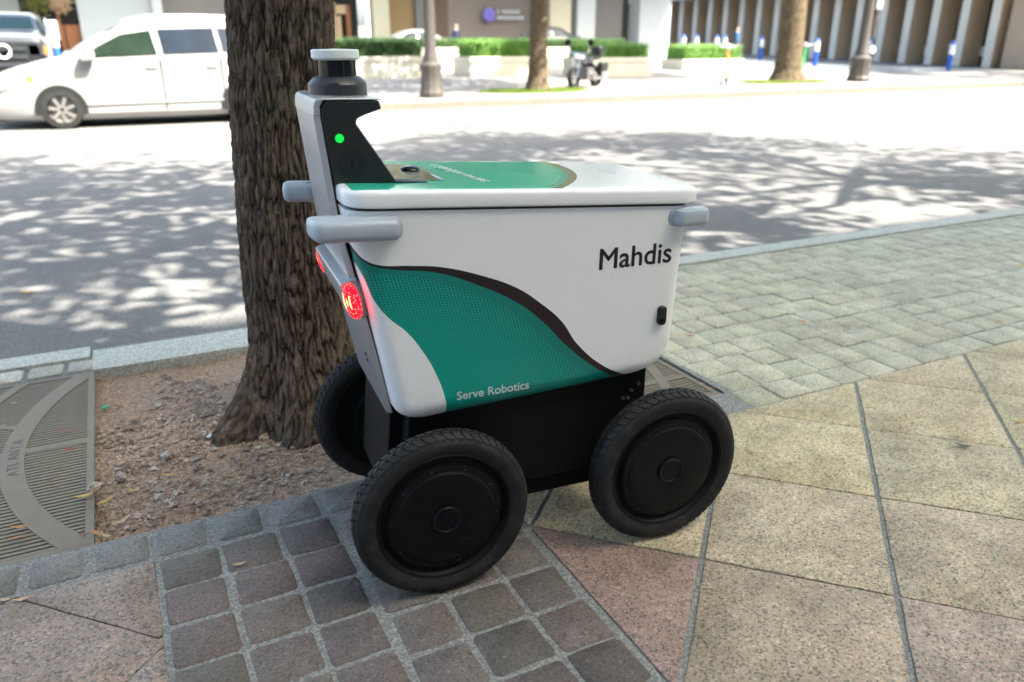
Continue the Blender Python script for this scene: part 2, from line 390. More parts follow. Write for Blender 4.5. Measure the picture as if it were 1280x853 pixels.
def text_mesh(body, size, mat, ext=.0004, bold=0.0, sx=1.0):
    cu = bpy.data.curves.new('lettering', 'FONT'); cu.body = body; cu.size = size; cu.extrude = ext; cu.offset = bold
    cu.resolution_u = 6
    o = bpy.data.objects.new('lettering', cu); col.objects.link(o)
    dg = bpy.context.evaluated_depsgraph_get(); dg.update()
    me = bpy.data.meshes.new_from_object(o.evaluated_get(dg)); bpy.data.objects.remove(o); bpy.data.curves.remove(cu)
    xs = [v.co.x for v in me.vertices]; x0 = min(xs)
    for v in me.vertices: v.co.x = (v.co.x - x0) * sx
    me.materials.clear(); me.materials.append(mat); return me

# ------------------------------------------------------------------ THE SETTING: ground, road, kerbs, paving
SLOPE = .025; FK = 18.3; RZ = -.08
def pz(y): return .02 + SLOPE * (y - FK)
def grid_sheet(name, x0, x1, y0, y1, zf, m, nx=2, ny=2):
    b = MB(); rows = [[(x0 + (x1 - x0) * i / nx, y0 + (y1 - y0) * j / ny, 0) for i in range(nx + 1)] for j in range(ny + 1)]
    rows = [[(x, y, zf(x, y)) for x, y, _ in r] for r in rows]; b.loft(rows, cap=False, closed=False)
    return b.build(name, m, kind='structure')
grid_sheet('ground', -300, 300, -120, 400, lambda x, y: -.35 if y < 30 else -.35 + SLOPE * (y - 30), M['asphalt'], 2, 52)
road = grid_sheet('road', -90, 120, 3.9, FK + .02, lambda x, y: RZ, M['asphalt'])
far_pavement = grid_sheet('far_pavement', -90, 120, FK + .14, 90, lambda x, y: pz(y), M['paving'], 2, 40)
# mortar bed: the near pavement with a hole for the tree pit
PX0, PX1, PY0, PY1 = -.67, 2.10, 2.225, 3.655
mb = MB()
for x0, x1, y0, y1, z in ((-40, -.085, -7.6, 2.06, -.006), (-.085, .925, -7.6, 2.06, -.0022), (.925, 60, -7.6, 2.062, -.0048), (-40, PX1, 2.06, PY0, -.0022), (PX1, 60, 2.062, 3.95, -.0035), (-40, PX0, PY0, 3.95, -.006), (PX0, PX1, PY1, 3.95, -.006)):
    mb.add([(x0, y0, z), (x1, y0, z), (x1, y1, z), (x0, y1, z)], [(0, 1, 2, 3)])
near_pavement = mb.build('near_pavement', M['mortar'], kind='structure')
# stone outlines
def stone(poly, z, h, jit=.004, bev=.006, seed=0, tilt=.0, rc=.012, k=2, dome=0, dens=.055):
    rnd = random.Random(seed); p = []
    n = len(poly); rp = round_poly(poly, rc, k)
    if dens:
        q_ = []
        for i in range(len(rp)):
            a_, b_ = Vector(rp[i]), Vector(rp[(i + 1) % len(rp)]); m_ = max(1, int((b_ - a_).length / dens))
            q_ += [tuple(a_ + (b_ - a_) * (j / m_)) for j in range(m_)]
        rp = q_
    p = [(x + rnd.uniform(-jit, jit), y + rnd.uniform(-jit, jit)) for x, y in rp]
    cx = sum(a for a, _ in p) / len(p); cy = sum(a for _, a in p) / len(p)
    tx, ty = rnd.uniform(-tilt, tilt), rnd.uniform(-tilt, tilt)
    zz = lambda x, y, e=0: z + tx * (x - cx) + ty * (y - cy) + e
    q = inset(p, bev)
    b = MB(); b.loft([[(x, y, z - h) for x, y in p], [(x, y, zz(x, y, -bev * .8)) for x, y in p], [(x, y, zz(x, y, rnd.uniform(-.0005, .0005))) for x, y in q]], cap=False)
    o = len(b.v); b.v.append((cx, cy, zz(cx, cy, dome))); m0 = o - len(q)
    for i in range(len(q)): b.f.append([m0 + i, m0 + (i + 1) % len(q), o]); b.mi.append(0)
    return b
def jitcol(c, s, rnd): 
    k = 1 + rnd.uniform(-s, s); return tuple(x * k * (1 + rnd.uniform(-s * .25, s * .25)) for x in c)
rnd = random.Random(11)
COB = (.135, .116, .105); COBG = (.19, .187, .178); SLABP = (.355, .285, .225); SLABG = (.475, .42, .275); SETT = (.47, .465, .35)  # tones partly carry leaf-green light at right and dimmer light in front
# border row of long stones along the tree pit
x = -1.35
while x < 1.96:
    L = .155; wd = L - rnd.uniform(.018, .03)
    stone([(x, 2.079), (x + wd, 2.079), (x + wd, 2.208), (x, 2.208)], .003, .05, .002, .005, rnd.random(), .008, .012, 3).build('border_stone', M['sett'], near_pavement, 40, color=jitcol(COBG if x < 1.2 else (.44, .45, .36), .10, rnd)); x += L + .005
# cobbles, left three columns then three staggered columns
def cobble_block(xs, y_top, pitch, ybot, inset_y=.013):
    y = y_top
    while y > ybot:
        for (a, b_) in xs:
            dx = rnd.uniform(-.004, .004); dy = rnd.uniform(-.003, .003); y0 = y - pitch + inset_y
            stone([(a + dx, y0 + dy), (b_ + dx + rnd.uniform(-.005, .005), y0 + dy + rnd.uniform(-.005, .005)), (b_ + dx, y + dy), (a + dx + rnd.uniform(-.005, .005), y + dy)], .002 + rnd.uniform(-.0015, .002), .05, .0022, .005, rnd.random(), .012, .014, 3, .0015).build('cobble', M['sett'], near_pavement, 40, color=jitcol(COB if rnd.random() < .7 else (.125, .108, .10), .18, rnd))
        y -= pitch
cobble_block([(-.068, .082), (.098, .247), (.259, .402)], 2.056, .155, .55)
cobble_block([(.43, .574), (.588, .746), (.760, .900)], 2.02, .157, .55)
# diamond slabs, 0.5 m on the diagonal grid, clipped to their field
def clip(poly, f):
    out = []
    for i in range(len(poly)):
        a, b = poly[i], poly[(i + 1) % len(poly)]; fa, fb = f(a), f(b)
        if fa >= 0: out.append(a)
        if (fa >= 0) != (fb >= 0):
            t = fa / (fa - fb); out.append((a[0] + (b[0] - a[0]) * t, a[1] + (b[1] - a[1]) * t))
    return out
def area(p): return abs(sum(p[i][0] * p[(i + 1) % len(p)][1] - p[(i + 1) % len(p)][0] * p[i][1] for i in range(len(p)))) / 2
def diamonds(clips, u0, v0, step, umin, umax, vmin, vmax, colf, gap=(.0046, .0115)):
    for i in range(umin, umax):
        for j in range(vmin, vmax):
            ua, ub = u0 + i * step + gap[0], u0 + (i + 1) * step - gap[0]; va, vb = v0 + j * step + gap[1], v0 + (j + 1) * step - gap[1]
            P = [((u + v) / 2, (u - v) / 2) for u, v in ((ua, va), (ub, va), (ub, vb), (ua, vb))]  # u = x+y, v = x-y
            for f in clips:
                if len(P) >= 3: P = clip(P, f)
            if len(P) < 3 or area(P) < .004: continue
            cx = sum(p[0] for p in P) / len(P); cy = sum(p[1] for p in P) / len(P)
            stone(P, .002 + rnd.uniform(-.001, .001), .05, .0016, .003, rnd.random(), .002, .006, 1).build('paving_slab', M['granite'], near_pavement, 40, color=colf(cx, cy))
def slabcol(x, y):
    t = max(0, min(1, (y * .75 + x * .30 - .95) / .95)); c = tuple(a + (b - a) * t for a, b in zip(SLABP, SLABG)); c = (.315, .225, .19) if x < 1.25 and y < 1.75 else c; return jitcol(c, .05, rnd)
diamonds([lambda p: p[0] - .93, lambda p: 2.058 - p[1], lambda p: p[1] + 1.2, lambda p: 7.5 - p[0]], 2.675 - 6 * .707, -.09 - 4 * .709, .707, 0, 16, 0, 14, slabcol)
diamonds([lambda p: -.085 - p[0], lambda p: 2.058 - p[1], lambda p: p[1] - .2, lambda p: p[0] + 2.6], 1.635 - 8 * .707, -1.77 - 6 * .709, .707, 0, 14, 0, 14, lambda x, y: jitcol((.25, .208, .178), .04, rnd), (.002, .002))  # left slabs lowered in tone for the weaker light there
# setts to the right of the pit
setts = []; y = 2.068; r_i = 0
while y < 3.80:
    ph = .152 if r_i == 0 else .158; x = 2.115 - .165 + .035 * noise.noise((r_i * .45, 0, 0)) + (.083 if r_i in (3, 7) else 0)
    while x < 13:
        L = .165 + rnd.uniform(-.008, .008); x0 = max(x, 2.112)
        if x + L - x0 > .05: setts.append((x0, x + L - .007, y + rnd.uniform(-.002, .002), min(y + ph - .007, 3.862)))
        x += L
    y += ph; r_i += 1
setts.sort(key=lambda s: (s[0] - 1) ** 2 + s[2] ** 2)
far = MB(); mesh_bank = []
for k, (a, b_, c, d) in enumerate(setts):
    sb = stone([(a, c), (b_, c), (b_, d), (a, d)], .002 + rnd.uniform(-.0025, .0025), .05, .0025, .005, k, .022, .012, 2, .001)
    t_ = max(0, min(1, (a - 2) / 4)); cc = jitcol(tuple(p + (q - p) * t_ for p, q in zip(SETT, (.455, .465, .37))), .06, rnd)
    if k < 290: sb.build('sett', M['sett'], near_pavement, 40, color=cc)
    else: far.add(sb.v, sb.f)
far.build('far_setts', M['sett'], near_pavement, 40, kind='stuff', color=(.45, .47, .385))
# outlying plain paving (outside the laid stones)
mb = MB()
mb.add([(-40, -7.6, -.004), (-2.6, -7.6, -.004), (-2.6, 3.6, -.004), (-40, 3.6, -.004)], [(0, 1, 2, 3)])
mb.add([(7.5, -7.6, -.004), (60, -7.6, -.004), (60, 2.06, -.004), (7.5, 2.06, -.004)], [(0, 1, 2, 3)])
mb.add([(13, 2.062, -.004), (60, 2.062, -.004), (60, 3.86, -.004), (13, 3.86, -.004)], [(0, 1, 2, 3)])
mb.build('outer_paving', M['paving'], near_pavement)
# kerbs
kerb = link('kerb', None, kind='structure')
def kerb_run(parent, x0, x1, ya, yb, zt, zb, L=1.5, c=(.4, .4, .4)):
    x = x0
    while x < x1 - .05:
        e = min(x + L, x1)
        b = MB(); prof = [(ya, zb), (yb, zb), (yb, zt - .02), (yb - .004, zt - .008), (yb - .018, zt), (ya, zt)]
        b.loft([[(x + .003, p, z) for p, z in prof], [(e - .003, p, z) for p, z in prof]]); b.build('kerb_stone', M['kerb'], parent, 30); x = e
kerb_run(kerb, -40, -.25, 3.805, 3.965, .012, -.2); kerb_run(kerb, -.245, 2.10, 3.64, 3.915, .006, -.2, .8); kerb_run(kerb, 2.105, 60, 3.872, 4.045, .012, -.2)
x = -2.2
while x < -.26:   # small stones between kerb and grate
    stone([(x, 3.672), (x + .135, 3.672), (x + .135, 3.79), (x, 3.79)], .004, .05, .003, .006, rnd.random(), .02).build('kerb_sett', M['sett'], near_pavement, 40, color=jitcol((.42, .43, .38), .15, rnd)); x += .155
fkerb = link('far_kerb', None, kind='structure')
x = -60
b0 = MB(); prof = [(FK, -.2), (FK, .0), (FK + .005, .013), (FK + .02, .021), (FK + .15, .024), (FK + .15, -.2)]
b0.loft([[(.004, p, z) for p, z in prof], [(1.796, p, z) for p, z in prof]]); km = b0.mesh('kerb_stone', ground_mat('dark far kerb', (.085, .075, .062), (.19, .17, .14), (.12, .105, .085), 18, .4, 1.1), 30)  # far kerb given a darker tone than the near kerb
while x < 90: link('kerb_stone', km, fkerb, (x, 0, 0)); x += 1.8

M['darkening'] = ground_mat('dark gutter strip', (.07, .065, .055), (.15, .135, .11), (.10, .09, .075), 25, .5, 1.2)
b = MB(); b.add([(-60, FK - .85, RZ + .004), (90, FK - .85, RZ + .004), (90, FK - .001, RZ + .004), (-60, FK - .001, RZ + .004)], [(0, 1, 2, 3)]); b.build('gutter', M['darkening'], road)  # gutter strip set darker than the road
# tree pit: dirt, gravel
mb = MB(); nx, ny = 90, 60; rows = []
for j in range(ny + 1):
    r = []
    for i in range(nx + 1):
        px, py = PX0 + (PX1 - PX0) * i / nx, PY0 + (PY1 - PY0) * j / ny
        d = math.hypot(px - .53, py - 2.87); z = -.042 + .045 * math.exp(-(d / .38) ** 2) + noise.noise((px * 4, py * 4, 0)) * .010 + noise.noise((px * 17, py * 17, 3)) * .005
        if px < -.24 or px > 1.66: z = min(z, -.035)
        r.append((px, py, z))
    rows.append(r)
mb.loft(rows, cap=False, closed=False); tree_pit = mb.build('tree_pit', M['dirt'], None, 60, kind='structure')
wb = MB()
for (a, b_, c, d) in ((PX0 - .02, PX1 + .02, PY0 - .02, PY0), (PX0 - .02, PX1 + .02, PY1, PY1 + .02), (PX1, PX1 + .02, PY0 - .02, PY1 + .02), (PX0 - .02, PX0, PY0 - .02, PY1 + .02)):
    wb.box(((a + b_) / 2, (c + d) / 2, -.065), (b_ - a, d - c, .1))
wb.build('pit_edge', M['mortar'], tree_pit)
def dirt_z(px, py):
    d = math.hypot(px - .53, py - 2.87); return -.042 + .045 * math.exp(-(d / .38) ** 2) + noise.noise((px * 4, py * 4, 0)) * .010 + noise.noise((px * 17, py * 17, 3)) * .005
def pebbles(name, count, s0, s1, m, seed, front):
    rg = random.Random(seed); b = MB(); k = 0
    while k < count:
        px, py = rg.uniform(-.235, 1.2), rg.uniform(PY0 + .01, PY1 - .01)
        dens = .42 + 1.3 * noise.noise((px * 3.0, py * 3.0, 9)) + .5 * noise.noise((px * 9, py * 9, 4)) - max(0, py - 3.15) * 1.6
        if rg.random() > dens * (1 if front else .8): continue
        if math.hypot(px - .53, py - 2.87) < .22: continue
        s = rg.uniform(s0, s1) * (.5 + 1.3 * rg.random() ** 4); z = dirt_z(px, py)
        P = []
        for u in ((1, 0, 0), (-1, 0, 0), (0, 1, 0), (0, -1, 0), (0, 0, 1), (0, 0, -1), (.6, .6, .5), (-.6, .6, .5), (.6, -.6, .5), (-.6, -.6, .5)):
            P.append(Vector(u) * s * rg.uniform(.7, 1.1))
        rt = Matrix.Rotation(rg.uniform(0, 6.28), 3, 'Z'); sc = Vector((1, rg.uniform(.6, .9), rg.uniform(.5, .85)))
        P = [rt @ Vector((p.x * sc.x, p.y * sc.y, p.z * sc.z)) + Vector((px, py, z + s * .3)) for p in P]
        b.add(P, [(4, 6, 7), (4, 7, 9), (4, 9, 8), (4, 8, 6), (0, 2, 6), (0, 6, 8), (0, 8, 3), (1, 7, 2), (1, 9, 7), (1, 3, 9), (2, 7, 6), (3, 8, 9)]); k += 1
    return b.build(name, m, None, 50, kind='stuff')
def pebble_mat(name, stops):
    m, t, b = new_mat(name); v = pos(t); vo = tex_vor(t, v, 38); sep = t.nodes.new('ShaderNodeSeparateColor'); t.links.new(vo.outputs['Color'], sep.inputs[0])
    n = tex_noise(t, v, 160, 4, .7)
    c = mixc(t, 1.0, ramp(t, sep.outputs[0], stops), ramp(t, n.outputs[0], [(.3, (.7, .7, .7)), (.7, (1.2, 1.2, 1.2))]), 'MULTIPLY')
    t.links.new(c, b.inputs['Base Color']); b.inputs['Roughness'].default_value = .9; return m
M['pebble'] = pebble_mat('pit pebbles', [(0, (.16, .12, .09)), (.4, (.27, .20, .155)), (.7, (.34, .28, .225)), (.92, (.50, .45, .39)), (1, (.36, .21, .14))])
g = pebbles('gravel', 7500, .003, .011, M['pebble'], 5, True); g['label'] = 'loose gravel and grit scattered over the bare dirt around the trunk'; g['category'] = 'gravel'
g = pebbles('coarse_gravel', 900, .006, .0145, M['pebble'], 15, True); g['label'] = 'coarser pebbles lying among the grit around the trunk'; g['category'] = 'gravel'
tw = MB(); rg = random.Random(77)
for i in range(70):
    px, py = rg.uniform(-.22, 1.1), rg.uniform(PY0 + .03, PY1 - .05)
    if math.hypot(px - .53, py - 2.87) < .3: continue
    a = rg.uniform(0, 6.28); L = rg.uniform(.02, .07); z = dirt_z(px, py) + .006; k = rg.uniform(-.3, .3)
    tw.tube([(px, py, z), (px + L * .5 * math.cos(a), py + L * .5 * math.sin(a), z + .004), (px + L * math.cos(a + k), py + L * math.sin(a + k), z)], [.0016, .0014, .0008], 5)
tw.build('twigs', simple('dry twig bark', (.13, .085, .05), .85, 0, 0, .35, 40), None, 60, kind='stuff', label='short dry twigs and bark bits scattered on the dirt', cat='twigs')
# larger stones heaped against the foot of the trunk
rg = random.Random(3); sb = MB(); sp_list = []
ANG = [(-2.55 + .13 * i) for i in range(14)]
prev = []
STL = ['pinkish', 'pale grey', 'tan', 'dull red', 'white', 'brown', 'grey']
big = [(305, 540, .026, (.50, .44, .38)), (330, 547, .022, (.42, .33, .26)), (344, 541, .026, (.48, .45, .41)), (362, 541, .02, (.36, .34, .31)), (392, 532, .024, (.33, .30, .27)), (421, 533, .020, (.52, .24, .14)), (280, 548, .03, (.34, .27, .21)), (255, 540, .02, (.36, .30, .25)), (150, 592, .02, (.4, .36, .32)), (207, 566, .022, (.36, .34, .32)), (120, 616, .022, (.5, .43, .33))]
def gnd(px, py, z=0.0):
    d = cam.rotation_euler.to_matrix() @ Vector(((px - 640) / 971.99, -(py - 426.5) / 971.99, -1)); t = (z - 1.35) / d.z; return Vector((d.x * t, d.y * t, z))
BL = ['pale stone resting at the left front of the trunk foot', 'flat tan stone between two pale ones at the trunk foot', 'roundest pale grey stone at the trunk foot', 'small dull grey stone right of the pale heap by the trunk', 'dark grey stone near the far rear tyre by the trunk', 'brick red stone touching the trunk by the far rear tyre', 'long flat brown stone below the trunk foot', 'brown stone lying left of the trunk foot', 'grey stone in the dirt by the grate corner', 'squat grey stone in the middle of the dirt', 'pale chip of stone lying on the grate edge']
for (px, py, s, c), lb in zip(big, BL):
    g_ = gnd(px, py, -.01); bm = bmesh.new(); bmesh.ops.create_icosphere(bm, subdivisions=2, radius=s)
    off = rg.random() * 50
    for v_ in bm.verts:
        k = 1 + noise.noise(v_.co * (1.1 / s) + Vector((off, 0, 0))) * .55; v_.co = Vector((v_.co.x * k * 1.15, v_.co.y * k * .85, v_.co.z * k * .7))
    me = bpy.data.meshes.new('stone'); bm.to_mesh(me); bm.free(); me.materials.append(M['granite'])
    link('loose_stone', me, None, (g_.x, g_.y, max(dirt_z(g_.x, g_.y), -.03) + s * .25 if g_.x > -.23 else s * .5), (0, 0, rg.uniform(0, 6)), lb, 'stone', 'loose stones around the trunk', color=c)

def weld(b):
    key = {}; idx = []; V = []
    for p in b.v:
        k = tuple(round(c, 5) for c in p)
        if k not in key: key[k] = len(V); V.append(p)
        idx.append(key[k])
    F = [[idx[i] for i in f] for f in b.f]; F = [f for f in F if len(set(f)) == len(f)]
    cnt = {}
    for f in F: cnt[tuple(sorted(f))] = cnt.get(tuple(sorted(f)), 0) + 1
    b.v = V; b.f = [f for f in F if cnt[tuple(sorted(f))] == 1]; b.mi = [0] * len(b.f); return b
# tree grates: slotted plates with an arc band, spokes and a frame
def grate(name, x0, x1, label, left):
    th = .014; CX, CY = .71, 2.93
    t_ = thing(name, label, 'tree grate', (0, 0, 0))
    f = MB(); y0, y1 = PY0 + .004, PY1 - .01; bw = .024
    for a, b_, c, d in ((x0, x1, y0, y0 + bw), (x0, x1, y1 - bw, y1), (x1 - bw, x1, y0 + bw, y1 - bw), (x0, x0 + bw, y0 + bw, y1 - bw)):
        f.box(((a + b_) / 2, (c + d) / 2, -.004 - th / 2), (b_ - a, d - c, th))
    f.build('frame', M['grate'], t_)
    # arc bands
    arcs = ((1.165, 1.238, 130, 230), (1.385, 1.425, 130, 180), (1.385, 1.425, 180, 230)) if left else ((1.0, 1.06, -50, 50), (1.30, 1.345, -50, 50))
    for r0, r1, A0, A1 in arcs:
        ab = MB(); n = 90; P = []
        for i in range(n + 1):
            a = R(A0 + (A1 - A0) * i / n)
            pt = []
            for r in (r0, r1): pt.append((CX + r * math.cos(a), CY + r * math.sin(a)))
            P.append(pt)
        for i in range(n):
            quad = [P[i][0], P[i][1], P[i + 1][1], P[i + 1][0]]
            for fn in (lambda p: p[0] - x0 - bw * .5, lambda p: x1 - bw * .5 - p[0], lambda p: p[1] - y0 - bw * .5, lambda p: y1 - bw * .5 - p[1]):
                if len(quad) > 2: quad = clip(quad, fn)
            if len(quad) > 2: ab.prism(quad, 'Z', -.0035 - th, -.0035)
        if ab.v: weld(ab).build('ring_band', M['grate'], t_)
    for yy, hw in ((2.955, .020), (2.50, .0) if left else (2.45, .018)):
        if hw: sp_ = MB(); sp_.box(((x0 + x1) / 2, yy, -.0045 - th / 2), (x1 - x0 - bw, hw * 2, th - .001)); sp_.build('spoke', M['grate'], t_)
    if left:
        sp_ = MB(); sp_.prism([(x0 + .01, 3.30), (x0 + .01, 3.27), (-.46, 3.13), (-.46, 3.165)], 'Z', -.0045 - th, -.0045)
        sp_.build('spoke', M['grate'], t_)
    y = y0 + bw + .006; k = 0
    while y < y1 - bw - .004:
        b = MB(); b.box((0, 0, 0), (x1 - x0 - bw, .0135, th - .002)); link('slat', b.mesh('slat', M['grate']), t_, ((x0 + x1) / 2, y + .006, -.0055 - th / 2)); y += .0215; k += 1
    return t_
M['grate'] = simple('weathered grate metal', (.175, .147, .10), .62, .15, 0, .25, 12, .3)
g1 = grate('tree_grate', PX0 + .002, -.236, 'slotted metal tree grate with curved lettered band beside the dirt', True)
grate('tree_grate', 1.66, PX1 - .02, 'slotted metal tree grate half hidden behind the front wheel', False)
# cast lettering on the ring, as far as it can be read
for ch, a in zip('ATLANTA', [(163 + 3.6 * i) for i in range(7)][:0]): pass
def ring_letters(s, a0, da):
    for i, ch in enumerate(s):
        if ch == ' ': continue
        a = R(a0 + da * i); me = text_mesh(ch, .05, M['dark_grey'], .0004)
        link('letter', me, g1, (.71 + 1.182 * math.cos(a), 2.93 + 1.182 * math.sin(a), -.0028), (0, 0, a - math.pi / 2))
ring_letters('ATLANTA', 187.5, -2.0)

# ------------------------------------------------------------------ THE ROBOT
rob = thing('delivery_robot', 'white and teal four wheeled delivery robot with red tail lights standing by the tree', 'delivery robot', (.628, 1.9137, 0), R(-4.917))
# tub: stacked rounded rectangles, sheared so that the top and bottom slope
def tub_z(x, t): zb = .453 + .045 * max(0, x) ; zt = .993 - .057 * x; return zb + (zt - zb) * t
def ins(h, r): return 0 if h >= r else r - math.sqrt(max(0, r * r - (r - h) ** 2))
def tub_rings(off=0.0):
    rings = []; H0 = .5
    for t in [0, .003, .01, .02, .035, .055, .08, .11, .15, .2] + [.27 + .073 * i for i in range(11)]:
        h = t * H0; x0 = -.082 - .094 * t + ins(h, .05); x1 = .712 + .02 * t - ins(h, .11); yw = .243 + .009 * t - ins(h, .045)
        yw += off
        rings.append([(x, y, tub_z(x, min(t, 1))) for x, y in rrect(x0 - off, x1 + off, -yw, yw, .065, 8, .05)])
    return rings
b = MB(); b.loft(tub_rings()); b.build('tub', M['livery'], rob, 40)
# seam gasket
b = MB(); b.loft([[(x, y, tub_z(x, 1) + dz) for x, y in rrect(-.168, .728, -.247, .247, .06, 8)] for dz in (-.002, .008)]); b.build('seal', M['black_plastic'], rob)
# lid
def lid_ring(d, dz): return [(x, y, 1.0 - .057 * x + dz) for x, y in rrect(-.178 + d, .762 - d, -.262 + d, .262 - d, .085 - d * .6, 10, .06)]
b = MB(); b.loft([lid_ring(.006, 0), lid_ring(.001, .004), lid_ring(.0, .010), lid_ring(.0, .028), lid_ring(.0012, .0335), lid_ring(.004, .0375), lid_ring(.008, .0397), lid_ring(.013, .0405), lid_ring(.05, .0410)]); lid = b.build('lid', M['lid'], rob, 35)
lz = lambda x: 1.0 - .057 * x + .041
b = MB()
me = text_mesh('serve robotics', .052, M['white_plastic'], .0003); tilt = math.atan(.057)
o = link('lettering', me, lid, (.205, -.135, lz(.205) + .0006), None); o.rotation_euler = (Matrix.Rotation(tilt, 4, 'Y') @ Matrix.Rotation(R(99), 4, 'Z')).to_euler()
for dx, dy, L in ((0, .022, .04), (.012, .0, .05), (.024, -.02, .04)):
    e = MB(); e.bar((.60 + dx, .025 + dy - L / 2, lz(.60 + dx) + .0003), (.60 + dx + .012, .025 + dy + L / 2, lz(.612 + dx) + .0003), .004, .0006); e.build('emblem_stroke', M['grey_plastic'], lid)
# side lettering, latch
def side_y(z): return -(.243 + .009 * ((z - .47) / .5)) - .0006
def thicken(me, d):
    V = [v.co.copy() for v in me.vertices]; F = [tuple(p.vertices) for p in me.polygons]; n = len(V); VV = []; FF = []
    for k, (dx, dy) in enumerate(((-d, 0), (0, 0), (d, 0), (0, d), (0, -d))):
        VV += [(v.x + dx, v.y + dy, v.z + k * .00015) for v in V]; FF += [tuple(i + k * n for i in f) for f in F]
    m2 = bpy.data.meshes.new('lettering'); m2.from_pydata(VV, [], FF); m2.materials.append(me.materials[0]); return m2
def side_text(body, x, z, width, m, shear=0, bold=0):
    me = text_mesh(body, .05, m, .0004)
    if bold: me = thicken(me, bold); xs = [v.co.x for v in me.vertices]; k = width / (max(xs) - min(xs))
    for v in me.vertices: v.co *= k
    for v in me.vertices: v.co.z *= .3 / k
    return link('lettering', me, rob, (x, side_y(z), z), (R(90 + 1.03), 0, 0))
side_text('Mahdis', .459, .806, .215, M['ink_black'], bold=.0007)
side_text('Serve Robotics', .070, .502, .198, M['ink_pale'], bold=.0006)
b = MB(); b.prism(round_poly([(.643, .630), (.668, .630), (.668, .684), (.643, .684)], .0122, 6), 'Y', -.243, -.2575, .002); lt = b.build('latch', M['ink_black'], rob, 30)
b = MB(); b.lathe([(0, 0), (.007, 0), (.007, -.002), (.004, -.0035), (0, -.0035)], 16, 'Y', (.656, -.2575, .642)); b.build('keyhole', M['glass_black'], lt, 30)
# rear panel with mast
def xp(z): return -.1795 + (.97 - z) * .188
b = MB(); P = []
for z, hw in ((.468, .186), (.50, .192), (.60, .194), (.80, .188), (.93, .172), (.985, .158), (1.05, .156), (1.13, .156), (1.19, .156), (1.207, .156)):
    x_ = xp(z) if z < .95 else -.1775 - (z - .97) * .095
    P.append([(x_, -hw, z), (x_ - .003, -hw - .0, z), (x_ - .014, -hw + .008, z), (x_ - .014, hw - .008, z), (x_ - .003, hw, z), (x_, hw, z)])
b.loft(P); rp = b.build('rear_panel', M['grey_metal'], rob, 30)
for zz in (.585, .60):
    c_ = MB(); c_.lathe([(0, 0), (.006, 0), (.006, .002), (0, .002)], 10, 'X', (xp(zz) - .0165, -.09 - (.6 - zz) * .3, zz)); c_.build('screw', M['ink_black'], rp)
# mast: black side body with shelf and notch
mast = [(-.181, 1.046), (-.1985, 1.212), (-.186, 1.2305), (-.066, 1.2285), (-.062, 1.211), (-.100, 1.199), (-.119, 1.191), (-.121, 1.180), (-.036, 1.048), (.04, 1.040)]
b = MB(); b.prism(round_poly(mast, [0, .012, .008, .003, .003, .012, .008, .006, 0, 0], 4), 'Y', -.157, .157, .003); ms = b.build('mast', M['black_plastic'], rob, 30)
b = MB(); b.prism(round_poly([(-.2142, 1.200), (-.212, 1.2375), (-.061, 1.2340), (-.061, 1.2300), (-.19, 1.2325), (-.199, 1.22), (-.1985, 1.200)], [0, .02, .003, 0, 0, .008, 0], 4), 'Y', -.1585, .1585, .002); b.build('shelf_trim', M['grey_metal'], ms, 30)
b = MB(); b.lathe([(0, 0), (.0095, 0), (.0095, -.0008), (0, -.0008)], 24, 'Y', (-.161, -.157, 1.150)); b.build('status_light', M['led_green'], ms)
sg = MB()
for r_, n_ in ((.031, 26), (.0265, 22), (.022, 18), (.0175, 14), (.013, 10)):
    for i in range(n_):
        a = 2 * math.pi * (i + .5 * (int(r_ * 2000) % 2)) / n_
        sg.lathe([(0, -.0005), (.0013, -.0005), (.0013, 0), (0, 0)], 6, 'Y', (-.137 + r_ * math.cos(a), -.157, 1.091 + r_ * math.sin(a)))
sp_ = sg.build('speaker_holes', M['glass_black'], ms, kind='stuff')
b = MB(); b.tube([(-.133, -.1575, 1.099), (-.139, -.1575, 1.097), (-.140, -.1575, 1.093), (-.135, -.1575, 1.090), (-.134, -.1575, 1.086), (-.140, -.1575, 1.083)], .0012, 5); b.build('emblem_stroke', M['glass_black'], ms)
# insert on the lid in front of the mast, with a dome camera
b = MB(); b.prism(round_poly([(-.09, 1.052), (.078, 1.0395), (.094, 1.0365), (-.09, 1.046)], [0, .004, 0, 0], 3), 'Y', -.118, .128, .002); wd = b.build('mast_foot', M['tree_reflection'], rob, 30)
b = MB(); b.lathe([(.027, 0), (.026, .004), (.022, .009), (.014, .0125), (.006, .0138), (0, .014)], 24, 'Z', (.045, .03, 1.040)); b.build('dome_camera', M['glass_black'], wd, 60)
# lidar
LX = -.130
b = MB(); b.lathe([(.0, 1.228), (.069, 1.228), (.069, 1.232), (.0685, 1.259), (.0665, 1.2625), (.054, 1.2745), (.050, 1.2765), (.046, 1.277), (0, 1.277)], 48, 'Z', (LX, 0, 0)); ldr = b.build('lidar', M['dark_grey'], rob, 25)
b = MB(); b.lathe([(0, 1.277), (.0462, 1.277), (.0462, 1.313), (0, 1.313)], 48, 'Z', (LX, 0, 0)); b.build('window', M['glass_black'], ldr, 40)
b = MB(); b.lathe([(.0, 1.313), (.049, 1.3125), (.0515, 1.3145), (.0555, 1.317), (.0555, 1.333), (.053, 1.3355), (0, 1.337)], 48, 'Z', (LX, 0, 0)); b.build('cap', M['sensor_white'], ldr, 30)
b = MB(); dv = Vector((-.30, -.95, 0)).normalized(); sd = Vector((-dv.y, dv.x, 0)); c_ = Vector((LX, 0, 0)) + dv * .0665
